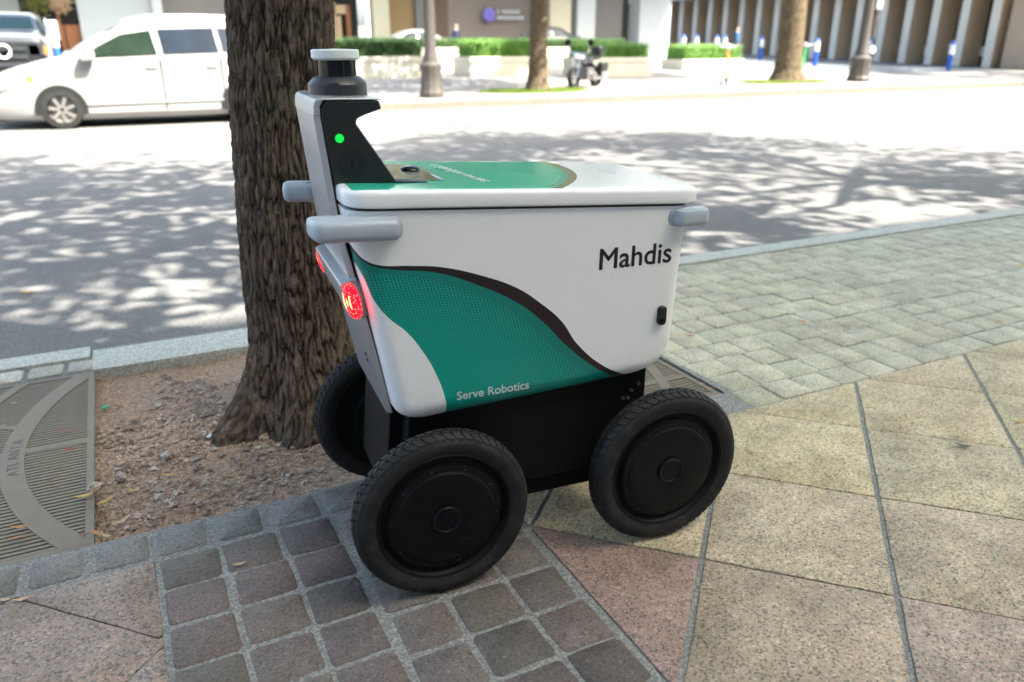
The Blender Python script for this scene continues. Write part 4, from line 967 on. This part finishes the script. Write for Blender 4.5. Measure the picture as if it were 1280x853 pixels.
BP = [(1185, 88, 'nearest blue and white bollard at far right'), (1085, 78, 'blue bollard just right of the right lamp post'), (1018, 83, 'blue bollard right of the thick brown trunk'), (972, 79, 'blue bollard at the left edge of the thick brown trunk'), (950, 75, 'blue bollard left of the thick brown trunk, beyond the hedge end'), (904, 74, 'blue bollard top just right of the orange scooter handle'), (894, 73.5, 'blue bollard top above the hedge just left of the orange scooter'), (869, 73, 'blue bollard top above the middle of the low hedge'), (853, 72.5, 'blue bollard at the left end of the low hedge'), (75, 82, 'blue and white bollard between the dark van and the white minivan')]
def gnd_slope(px, py):
    d = cam.rotation_euler.to_matrix() @ Vector(((px - 640) / 971.99, -(py - 426.5) / 971.99, -1)); t = (.02 - SLOPE * FK - 1.35) / (d.z - SLOPE * d.y); return Vector((d.x * t, d.y * t, 1.35 + d.z * t))
for px_, py_, lb in BP:
    p = gnd_slope(px_, py_)
    if bl0 is None:
        bl0 = thing('bollard', lb, 'bollard', tuple(p), 0, 'blue bollards along the building')
        b = MB(); b.lathe([(0, 0), (.10, 0), (.10, .86), (0, .86)], 16); b.build('post', BLUE, bl0, 40)
        b = MB(); b.lathe([(.103, .68), (.112, .68), (.115, 1.1), (.103, 1.1)], 16); b.build('band', WBAND, bl0, 40)
        b = MB(); b.lathe([(.11, 1.1), (.1, 1.18), (.06, 1.24), (0, 1.25)], 16); b.build('cap', BLUE, bl0, 40)
    else:
        o = copy_tree(bl0); o.location = p; o['label'] = lb

# motorcycle
mc = thing('motorcycle', 'dark parked motorcycle with round mirror on the far pavement', 'motorcycle', (12.95, 21.0, pz(21.0)), R(30))
def ring_wheel(parent, x, r, wdt, name='wheel'):
    b = MB(); b.lathe([(r * .70, -wdt / 2), (r * .95, -wdt / 2), (r, 0), (r * .95, wdt / 2), (r * .70, wdt / 2), (r * .70, -wdt / 2)], 28, 'Y', (x, 0, r)); wv = b.build(name, M['rubber'], parent, 40)
    b = MB(); b.lathe([(0, -.04), (.07, -.04), (.09, 0), (.07, .04), (0, .04)], 14, 'Y', (x, 0, r))
    for i in range(7):
        a = 2 * math.pi * i / 7; b.bar((x, 0, r), (x + r * .72 * math.cos(a), 0, r + r * .72 * math.sin(a)), .022)
    b.build('spokes', M['chrome'], wv); return wv
ring_wheel(mc, -.68, .31, .13, 'front_wheel'); ring_wheel(mc, .68, .31, .16, 'rear_wheel')
b = MB(); b.tube([(-.55, 0, .82), (-.1, 0, .6), (.1, 0, .28), (.45, 0, .3), (.55, 0, .62), (-.1, 0, .72)], .035, 8); b.build('frame', M['black_metal'], mc, 40)
b = MB(); b.box((.02, 0, .40), (.42, .36, .34)); b.lathe([(0, -.22), (.13, -.22), (.13, .22), (0, .22)], 16, 'Y', (.16, 0, .34)); b.build('engine', simple('engine alloy', (.22, .22, .22), .35, .8), mc, 30)
b = MB(); b.lathe([(0, -.32), (.10, -.28), (.155, -.1), (.15, .1), (.08, .28), (0, .3)], 20, 'X', (-.16, 0, .80)); b.build('fuel_tank', simple('black tank paint', (.01, .012, .02), .2, 0, 1), mc, 60)
b = MB(); b.prism(round_poly([(.08, .74), (.75, .80), (.72, .90), (.42, .84), (.1, .83)], .04, 3), 'Y', -.15, .15, .03); b.build('seat', M['black_plastic'], mc, 40)
for s_ in (-1, 1):
    b = MB(); b.tube([(-.68, s_ * .1, .31), (-.48, s_ * .1, .98)], .024, 8); b.build('fork', M['chrome'], mc, 40)
    b = MB(); b.tube([(-.42, s_ * .3, 1.0), (-.43, s_ * .36, 1.2)], .01, 6); mi_ = b.build('mirror', M['chrome'], mc); b = MB(); b.lathe([(0, 0), (.1, 0), (.09, -.03), (0, -.04)], 18, 'X', (-.42, s_ * .38, 1.27)); b.build('mirror_head', M['black_metal'], mi_, 40)
    b = MB(); b.tube([(.2, s_ * .18, .25), (.5, s_ * .2, .28), (1.0, s_ * .2, .36)], [.03, .045, .05], 10); b.build('exhaust', M['chrome'], mc, 40)
    b = MB(); b.prism(rrect(.45, .85, .45, .72, .06, 3), 'Y', s_ * .16, s_ * .34, .03); b.build('saddlebag', M['black_plastic'], mc, 40)
b = MB(); b.tube([(-.38, -.38, 1.0), (-.46, -.1, .98), (-.46, .1, .98), (-.38, .38, 1.0)], .018, 8); b.build('handlebar', M['chrome'], mc, 40)
b = MB(); b.lathe([(0, .0), (.09, .0), (.10, -.06), (.06, -.14), (0, -.15)], 18, 'X', (-.50, 0, .88)); b.build('headlight', M['chrome'], mc, 40)
b = MB(); b.lathe([(.33, -.08), (.36, -.06), (.37, 0), (.36, .06), (.33, .08)], 28, 'Y', (-.68, 0, .31)); 
b = MB(); b.prism(rrect(.62, .95, .92, 1.16, .05, 3), 'Y', -.17, .17, .03); b.build('top_case', M['black_plastic'], mc, 40)

def kick_scooter(label, x, y, rz, m1, m2, lean=0):
    t = thing('kick_scooter', label, 'scooter', (x, y, pz(y)), rz, 'rental scooters')
    for xx, nm in ((-.42, 'front_wheel'), (.42, 'rear_wheel')): ring_wheel(t, xx, .12, .06, nm)
    b = MB(); b.prism(round_poly([(-.34, .12), (.36, .12), (.40, .17), (-.36, .17)], .02, 3), 'Y', -.08, .08, .01); b.build('deck', m2, t, 30)
    b = MB(); b.tube([(-.43, 0, .12), (-.36, 0, .4), (-.26, 0, 1.12)], [.035, .045, .035], 10); b.build('stem', m1, t, 40)
    b = MB(); b.tube([(-.24, -.26, 1.18), (-.27, 0, 1.14), (-.24, .26, 1.18)], .022, 8); b.build('handlebar', m2, t, 40)
    b = MB(); b.prism(round_poly([(-.58, .24), (-.5, .29), (-.34, .26), (-.30, .16), (-.36, .22), (-.5, .25)], .02, 2), 'Y', -.045, .045, .006); b.build('front_fender', m1, t, 40)
    b = MB(); b.prism(rrect(-.34, -.22, 1.10, 1.24, .03, 3), 'Y', -.05, .05, .01); b.build('console', M['sensor_white'], t, 30); return t
kick_scooter('orange rental scooter standing near the far kerb', 17.85, 20.5, R(60), simple('orange scooter paint', (.62, .16, .05), .4), M['grey_plastic'])
kick_scooter('green rental scooter behind the thick brown trunk', 22.75, 21.9, R(35), simple('green scooter paint', (.03, .42, .10), .4), M['sensor_white'])

# ------------------------------------------------------------------ vehicles
CAR_W = simple('white car paint', (.24, .24, .235), .25, 0, .8, .02, 2); CAR_D = simple('dark car paint', (.012, .014, .018), .22, 0, .9); CAR_S = simple('silver car paint', (.42, .44, .46), .28, .5, .6)
WIN = simple('car window glass', (.006, .014, .018), .05)
WIN.node_tree.nodes['Principled BSDF'].inputs['Specular IOR Level'].default_value = .14; WING = simple('painted foliage glass', (.007, .016, .009), .06, 0, 0, .95, 3.5); WINB = simple('painted sky glass', (.005, .011, .021), .06, 0, 0, .9, 2.5)  # green foliage and blue sky in the panes painted into the glass colour
for g_ in (WING, WINB): g_.node_tree.nodes['Principled BSDF'].inputs['Specular IOR Level'].default_value = .14
ALLOY = simple('alloy wheel', (.26, .25, .235), .4, .6)
def car(name, label, loc, rz, paint, st, wheels, wr, windows, lights, group=None, flip=False):
    """st: stations (x, z_bottom, z_belt, z_top, half width belt, half width top)"""
    t = thing(name, label, 'van' if 'van' in name else 'car', loc, rz, group)
    def ring(s):
        x, zb, zs, zt, hw, ht = s
        half = [(hw * .90, zb), (hw * .985, zb + .10), (hw, (zb + zs) / 2), (hw * .975, zs), (ht + (hw * .975 - ht) * .12, zt - (zt - zs) * .14), (ht * .88, zt), (ht * .4, zt + .012)]
        return [(x, y, z) for y, z in half] + [(x, -y, z) for y, z in half[::-1]]
    b = MB(); b.loft([ring(s) for s in st]); body = b.build('body', paint, t, 35)
    def side(x, s, off):
        for a, c in zip(st, st[1:]):
            if a[0] <= x <= c[0]:
                f = (x - a[0]) / (c[0] - a[0]); q = [u + (v - u) * f for u, v in zip(a, c)]; break
        _, zb, zs, zt, hw, ht = q; y0, z0 = hw * .975, zs; y1, z1 = ht + (hw * .975 - ht) * .12, zt - (zt - zs) * .14
        return y0 + (y1 - y0) * s + off, z0 + (z1 - z0) * s
    for poly in windows:
        for sg_ in (-1, 1):
            wb_ = MB(); P = [(x, sg_ * side(x, s, .028)[0], side(x, s, 0)[1]) for x, s in poly]; Q = [(x, sg_ * side(x, s, -.02)[0], side(x, s, 0)[1]) for x, s in poly]; wb_.loft([Q, P]); wb_.build('window', (WING if windows.index(poly) == 0 else WINB) if name == 'minivan' else WIN, t)
    for wx in wheels:
        for sg_ in (-1, 1):
            hw = max(s[4] for s in st)
            a_ = MB(); arc = [(wx + (wr + .075) * math.cos(R(180 - 180 * i / 16)), wr + (wr + .075) * math.sin(R(180 - 180 * i / 16))) for i in range(17)]; arc = [(x, max(z, st[2][1] + .02)) for x, z in arc]
            a_.prism([(wx - wr - .075, wr * .75)] + arc + [(wx + wr + .075, wr * .75)], 'Y', sg_ * (hw - .2), sg_ * (hw + .004)); a_.build('wheel_arch', M['ink_black'], t)
            wv = MB(); wv.lathe([(wr * .66, hw - .20), (wr * .97, hw - .2), (wr, hw - .16), (wr, hw - .03), (wr * .95, hw + .008), (wr * .68, hw + .012), (wr * .66, hw - .2)], 32, 'Y'); 
            if sg_ < 0: wv.v = [(x, -y, z) for x, y, z in wv.v]
            wo = wv.build('wheel', M['rubber'], t, 40, loc=(wx, 0, wr))
            rv = MB(); y_ = sg_ * (hw + .004); rv.lathe([(0, y_ - sg_ * .06), (wr * .66, y_ - sg_ * .06), (wr * .69, y_), (wr * .62, y_), (wr * .58, y_ - sg_ * .04)], 32, 'Y')
            for i in range(7):
                a = 2 * math.pi * i / 7 + .3; rv.bar((wr * .1 * math.cos(a), y_ - sg_ * .015, wr * .1 * math.sin(a)), (wr * .63 * math.cos(a), y_ - sg_ * .01, wr * .63 * math.sin(a)), .05, .05)
            rv.build('rim', ALLOY, wo, 30)
    return t, side
st = [(-1.80, .28, .62, .66, .62, .55), (-1.72, .20, .66, .80, .82, .70), (-1.55, .18, .80, .95, .90, .76), (-1.28, .17, .93, 1.04, .93, .78), (-1.0, .16, 1.03, 1.12, .945, .78), (-.62, .16, 1.13, 1.20, .95, .76), (-.11, .16, 1.17, 1.49, .955, .66), (.18, .16, 1.18, 1.62, .96, .64), (.43, .16, 1.185, 1.71, .96, .64), (.9, .16, 1.20, 1.80, .965, .66), (1.5, .16, 1.22, 1.83, .965, .67), (2.25, .17, 1.24, 1.82, .965, .67), (2.9, .20, 1.25, 1.79, .955, .66), (3.22, .24, 1.22, 1.72, .93, .62), (3.36, .30, 1.10, 1.30, .88, .60), (3.42, .36, .8, .95, .8, .6)]
van, vside = car('minivan', 'white minivan parked at the far kerb facing left', (0, 16.2 + .96, RZ), 0, CAR_W, st, (-.71, 2.36), .335,
    [[(-.32, .10), (.96, .08), (.90, .86), (.40, .86), (.02, .62)], [(1.07, .08), (2.02, .08), (1.98, .90), (1.03, .88)], [(2.10, .10), (2.95, .12), (2.8, .85), (2.06, .9)]], None)
b = MB(); b.loft([[(x, -y, z) for x, y, z in ((-.60, .70, 1.225), (-.60, 0, 1.24), (-.60, -.70, 1.225))], [(x, -y, z) for x, y, z in ((.36, .58, 1.705), (.36, 0, 1.73), (.36, -.58, 1.705))]], cap=False, closed=False); b.build('windscreen', WIN, van)
for sg_ in (-1, 1):
    b = MB(); b.prism(round_poly([(-1.66, .74), (-1.10, .92), (-1.06, .80), (-1.62, .66)], .04, 3), 'Y', sg_ * .80, sg_ * .925, .01); hl = b.build('headlight', simple('clear headlamp', (.6, .58, .52), .12, .2, 1), van, 30)
    b = MB(); b.prism(round_poly([(-1.17, .88), (-1.08, .91), (-1.065, .81), (-1.16, .79)], .02, 3), 'Y', sg_ * .88, sg_ * .932, .006); b.build('indicator', simple('amber lens', (.75, .22, .04), .2, 0, 1), hl, 30)
    b = MB(); b.prism(round_poly([(-.30, 1.12), (-.06, 1.14), (-.04, 1.31), (-.27, 1.30)], .05, 4), 'Y', sg_ * .97, sg_ * 1.16, .03); b.build('mirror', CAR_W, van, 40)
    b = MB(); b.tube([(.5, sg_ * .58, 1.80), (.9, sg_ * .6, 1.885), (1.6, sg_ * .6, 1.90), (2.6, sg_ * .6, 1.88), (2.9, sg_ * .6, 1.82)], .022, 8); b.build('roof_rail', CAR_S, van, 40)
    for xa, xb in ((-.42, 1.0), (1.03, 2.04)):
        b = MB(); yy = sg_ * .9645; b.bar((xb, yy, .30), (xb, yy, 1.16), .02, .016); b.build('door_gap', M['ink_black'], van)
        b = MB(); b.bar((xb - .26, sg_ * .965, 1.02), (xb - .08, sg_ * .965, 1.02), .03, .035); b.build('door_handle', CAR_W, van)
    b = MB(); b.bar((-.3, sg_ * .962, .42), (2.0, sg_ * .968, .44), .03, .05); b.build('side_moulding', CAR_W, van)
b = MB(); b.prism(round_poly([(-.6, .32), (.6, .32), (.6, .48), (-.6, .48)], .05, 3), 'X', -1.80, -1.70, .01); b.build('grille', M['ink_black'], van)
# dark van nose at far left: faces the road
dv_st = [(-1.0, .35, 1.15, 1.24, .86, .78), (-.95, .28, 1.22, 1.34, .95, .84), (-.7, .26, 1.30, 1.42, .97, .86), (-.1, .26, 1.34, 1.47, .98, .86), (.25, .26, 1.36, 1.52, .98, .82), (.62, .26, 1.37, 1.78, .98, .76), (.95, .26, 1.38, 1.90, .98, .78), (2.5, .26, 1.28, 1.95, .98, .8), (3.6, .3, 1.2, 1.88, .94, .78), (3.75, .4, .9, 1.3, .88, .7)]
dv_, _ = car('dark_van', 'black van behind the white minivan, chrome grille and round badge facing the road', (-1.95, 21.6, pz(21.6)), R(90), CAR_D, dv_st, (-.25, 2.7), .35, [[(.62, .1), (1.5, .1), (1.5, .85), (.85, .85)], [(1.62, .1), (3.2, .1), (3.1, .85), (1.62, .85)]], None)
b = MB(); b.loft([[(.22, .74, 1.44), (.22, -.74, 1.44)], [(.60, .70, 1.80), (.60, -.70, 1.80)]], cap=False, closed=False); 
b = MB(); b.loft([[(.225, y, 1.53) for y in (.76, .3, -.3, -.76)], [(.600, y, 1.795) for y in (.70, .28, -.28, -.70)]], cap=False, closed=False); b.build('windscreen', WIN, dv_)
for z_ in (.80, .96, 1.12):
    b = MB(); b.box((-1.005 - .02, 0, z_), (.05, 1.2, .055)); b.build('grille_bar', M['chrome'], dv_)
b = MB(); b.box((-1.0, 0, .96), (.03, 1.3, .5)); b.build('grille', M['ink_black'], dv_)
b = MB(); b.lathe([(0, -1.03), (.10, -1.03), (.13, -1.06), (.15, -1.06), (.15, -1.03)], 24, 'X', (0, -.17, 1.08)); bd = b.build('badge', M['sensor_white'], dv_, 40)
b = MB(); b.bar((-1.066, -.25, 1.14), (-1.066, -.09, 1.02), .035, .01); b.build('badge_bar', M['dark_grey'], bd)
for s_ in (-1, 1):
    b = MB(); b.box((-.93, s_ * .76, 1.10), (.14, .34, .2)); h_ = b.build('headlight', M['chrome'], dv_); b = MB(); b.box((-.86, s_ * .95, 1.10), (.2, .08, .16)); b.build('indicator', simple('orange lens', (.7, .15, .03), .2), h_)
    b = MB(); b.prism(round_poly([(.12, 1.28), (.34, 1.30), (.34, 1.72), (.16, 1.74)], .06, 4), 'Y', s_ * 1.02, s_ * 1.24, .03); b.build('mirror', CAR_S, dv_, 40)
    b = MB(); b.prism(round_poly([(-.55, .75), (.15, .70), (.62, 1.25), (.55, 1.75), (.40, 1.78), (.1, 1.25)], .06, 3), 'Y', s_ * .975, s_ * 1.01, .01); b.build('door_trim', CAR_S, dv_, 40)
sed = [(-2.2, .3, .55, .62, .72, .6), (-2.05, .22, .68, .78, .84, .7), (-1.2, .2, .86, .93, .88, .72), (-.75, .2, .92, .98, .89, .66), (-.05, .2, .95, 1.36, .89, .58), (.4, .2, .96, 1.44, .89, .58), (1.0, .2, .97, 1.42, .89, .58), (1.75, .22, .98, 1.06, .88, .62), (2.1, .24, .95, 1.0, .84, .66), (2.25, .34, .7, .8, .76, .6)]
swin = [[(-.55, .08), (.42, .08), (.40, .88), (.0, .86)], [(.5, .08), (1.35, .08), (1.0, .86), (.5, .88)]]
car('sedan', 'silver white car roof seen over the hedge left of the lamp post', (12.9, 37.2, pz(37.2)), 0, CAR_S, sed, (-1.35, 1.35), .32, swin, None)
suv = [(a, b_, c + .16, d + .17 if d < 1.2 else d + .17, e, f) for a, b_, c, d, e, f in sed]
car('estate_car', 'dark car parked behind the hedge under the wall sign', (20.0, 37.2, pz(37.2)), 0, CAR_D, suv, (-1.35, 1.35), .34, swin, None)

# ------------------------------------------------------------------ two far people
def person(label, x, y, rz, shirt, trousers, hair):
    t = thing('person', label, 'person', (x, y, pz(y)), rz)
    me = bpy.data.meshes.new('body')
    V = [(0, 0, .92), (0, 0, 1.1), (0, 0, 1.3), (0, 0, 1.43), (0, -.01, 1.5), (0, -.02, 1.58), (0, -.01, 1.68), (.17, 0, 1.38), (.22, .02, 1.12), (.2, -.1, .9), (.2, -.13, .82), (-.17, 0, 1.38), (-.22, .02, 1.12), (-.21, -.06, .88), (-.21, -.08, .8), (.09, 0, .88), (.10, -.03, .48), (.1, .05, .08), (.11, -.1, .03), (-.09, 0, .88), (-.10, -.08, .48), (-.1, -.02, .08), (-.11, -.17, .03)]
    E_ = [(0, 1), (1, 2), (2, 3), (3, 4), (4, 5), (5, 6), (3, 7), (7, 8), (8, 9), (9, 10), (3, 11), (11, 12), (12, 13), (13, 14), (0, 15), (15, 16), (16, 17), (17, 18), (0, 19), (19, 20), (20, 21), (21, 22)]
    rad = [.14, .13, .15, .11, .055, .085, .075, .065, .05, .04, .035, .065, .05, .04, .035, .095, .065, .045, .04, .095, .065, .045, .04]
    me.from_pydata(V, E_, []); o = bpy.data.objects.new('body', me); col.objects.link(o)
    sk = o.modifiers.new('skin', 'SKIN'); 
    for i, r in enumerate(rad): me.skin_vertices[0].data[i].radius = (r, r * (.75 if i < 4 else 1))
    me.skin_vertices[0].data[0].use_root = True
    o.modifiers.new('sub', 'SUBSURF').levels = 2
    dg = bpy.context.evaluated_depsgraph_get(); dg.update(); me2 = bpy.data.meshes.new_from_object(o.evaluated_get(dg)); bpy.data.objects.remove(o)
    me2.materials.clear()
    for m in (simple('skin', (.45, .27, .19), .6), shirt, trousers, hair, M['ink_black']): me2.materials.append(m)
    for p in me2.polygons:
        c = p.center; z = c.z
        p.material_index = 4 if z < .1 else 2 if z < .93 and abs(c.x) < .18 else 1 if .93 <= z < 1.46 else 3 if z > 1.66 or (z > 1.55 and c.y > .0) else 0
        p.use_smooth = True
    link('body', me2, t); return t
NAVY = simple('navy cloth', (.015, .02, .05), .9); BLU = simple('blue shirt cloth', (.02, .10, .24), .9); DRK = simple('dark cloth', (.02, .02, .025), .9); HAIR = simple('dark hair', (.02, .012, .01), .7); GH = simple('brown hair', (.18, .10, .07), .7)
person('person in dark navy clothes standing behind the hedge near the wall sign', 15.3, 36.5, R(20), NAVY, DRK, HAIR)
person('person in a blue shirt walking along the brown fin building', 30.4, 34.2, R(60), BLU, DRK, GH)

# ------------------------------------------------------------------ building behind the camera that shades this pavement
bb_ = thing('tower_block', 'tall stone building behind the viewer that shades the near pavement', 'building', (10, -8, 0))
STN = simple('pale building stone', (.42, .40, .37), .85, 0, 0, .08, .6)
BH = 18.4
b = MB(); b.box((10, -4.0, BH / 2 - .1), (90, 8, BH)); b.build('wall', STN, bb_)
b = MB(); b.box((10, .04, .4), (90, .25, .9)); b.build('plinth', STN, bb_)
wm = MB(); wm.box((0, 0, 0), (1.5, .12, 1.9)); wme = wm.mesh('window', GLS)
for fl in range(5):
    for k in range(22): link('window', wme, bb_, (-32 + k * 3.4 + 4, .03, 2.1 + fl * 3.4))

# ------------------------------------------------------------------ fallen leaves and scraps
def leaf_mesh(L, wd, curl, m, seed):
    rg = random.Random(seed); top = []; bot = []; n = 7; V = []; F = []
    for i in range(n):
        t = i / (n - 1); w_ = wd * math.sin(math.pi * min(1, t * .96 + .03)) ** .8 * .5; z = curl * ((t - .5) ** 2 * 4) * L * .3; y = rg.uniform(-.08, .08) * wd
        V += [(t * L - L / 2, y - w_, z + w_ * .35), (t * L - L / 2, y, z), (t * L - L / 2, y + w_, z + w_ * .35)]
    for i in range(n - 1):
        for k in range(2): F.append((i * 3 + k, i * 3 + k + 1, (i + 1) * 3 + k + 1, (i + 1) * 3 + k))
    o = len(V); V2 = [(x, y, z - .0012) for x, y, z in V]; F2 = [tuple(o + q for q in f[::-1]) for f in F]
    me = bpy.data.meshes.new('leaf'); me.from_pydata(V + V2, [], F + F2); me.materials.append(m)
    me.polygons.foreach_set('use_smooth', [True] * len(me.polygons)); return me
LM = {'y': simple('yellow dry leaf', (.48, .30, .07), .6, 0, 0, .35, 60), 'o': simple('orange dry leaf', (.42, .19, .06), .6, 0, 0, .35, 60), 'b': simple('brown dry leaf', (.22, .10, .045), .65, 0, 0, .35, 60), 'r': simple('red dry leaf', (.35, .05, .03), .6, 0, 0, .3, 60), 'd': simple('dark olive leaf', (.10, .10, .06), .7, 0, 0, .3, 60), 't': simple('tan dry leaf', (.46, .33, .19), .6, 0, 0, .3, 60)}
LV = [(107, 622, .062, 'y', 20, 'long yellow leaf lying over the grate edge'), (133, 628, .055, 'y', 50, 'curled yellow leaf in the dirt next to the grate'), (150, 641, .055, 't', 55, 'pale yellow leaf in the gravel below the curled one'), (122, 669, .045, 'o', -30, 'orange brown leaf in the corner where grate meets border stones'), (133, 672, .045, 't', -20, 'tan leaf against the border stones beside the grate corner'), (106, 670, .035, 'b', 10, 'dark brown leaf on the corner of the grate'), (26, 661, .05, 'o', 25, 'orange leaf on the lower slots of the grate'), (21, 674, .035, 'o', 25, 'smaller orange leaf at the bottom of the grate'), (82, 541, .05, 'b', 30, 'brown leaf on the middle of the grate'), (88, 563, .035, 'r', 20, 'reddish leaf on the spoke of the grate'), (62, 602, .022, 'r', 0, 'tiny dark red leaf on the lower grate'), (30, 487, .04, 'b', 10, 'brown leaf near the top left of the grate'), (18, 505, .03, 't', 0, 'tan leaf by the second ring at the grate left edge'), (208, 586, .045, 'y', 5, 'slim yellow leaf in the middle of the gravel'), (165, 604, .045, 'y', -5, 'thin yellow leaf in the gravel left of the middle'), (287, 592, .03, 'y', -10, 'yellow leaf near the border stones below the trunk'), (300, 707, .035, 't', 10, 'tan leaf on the mortar between the cobbles'), (325, 626, .05, 'o', 15, 'orange leaf tucked along the border stones'), (28, 751, .04, 't', 20, 'tan leaf where the border stones meet the left slab'), (6, 752, .03, 't', 0, 'small tan leaf at the left picture edge'), (939, 566, .035, 'y', -60, 'yellow leaf on the slab right of the front wheel'), (1001, 403, .05, 'o', -20, 'orange and yellow leaf in the middle of the green grey setts'), (862, 421, .055, 'r', -15, 'rust red leaf beside the tub front edge on the setts'), (1272, 529, .05, 'y', 20, 'yellow leaf on the wide joint at the right edge'), (1247, 403, .05, 'y', 25, 'yellow leaf in the setts joint near the right edge'), (1276, 333, .06, 'y', 20, 'far yellow leaf on the setts at the right edge'), (1203, 559, .06, 'd', -20, 'dark olive leaf on the pale slab at right'), (888, 487, .04, 'o', -30, 'orange leaf in the gap at the right grate corner'), (878, 481, .03, 't', 20, 'pale leaf in the gap beside the right grate'), (35, 367, .09, 'y', 5, 'yellow leaf lying on the road at left'), (870, 402, .018, 'b', 0, 'tiny brown leaf on the setts near the tub')]
for i, (px_, py_, L, k, a, lb) in enumerate(LV):
    p = gnd(px_, py_, RZ if 'road' in lb else .005); z = p.z
    if -.235 < p.x < 1.6 and p.y > 2.23 and 'grate' not in lb.split('over')[0] and 'road' not in lb: z = dirt_z(p.x, p.y) + .012
    link('fallen_leaf', leaf_mesh(L, L * .30, .5, LM[k], i), None, (p.x, p.y, z + .004), (R(random.uniform(-8, 8)), R(random.uniform(-8, 8)), R(a - 26)), lb, 'leaf', 'fallen leaves')
def scrap(px_, py_, s, m, lb):
    p = gnd(px_, py_, -.01); b = MB(); P = round_poly([(-s, -s * .6), (s, -s * .5), (s * .8, s * .6), (-s * .9, s * .5)], s * .2, 2); b.loft([[(x, y, .003 * math.sin(x * 200)) for x, y in P], [(x, y, .004 + .003 * math.sin(x * 200)) for x, y in P]]); b.build('litter_scrap', m, None, None, loc=(p.x, p.y, dirt_z(p.x, p.y) + .014), rot=(.2, .1, .6), label=lb, cat='litter', group='scraps of litter')
scrap(130, 504, .016, simple('green plastic scrap', (.05, .35, .18), .4), 'green scrap of plastic in the dirt near the grate'); scrap(262, 545, .012, simple('pale blue paper scrap', (.45, .5, .58), .6), 'pale blue scrap of paper at the left foot of the trunk')
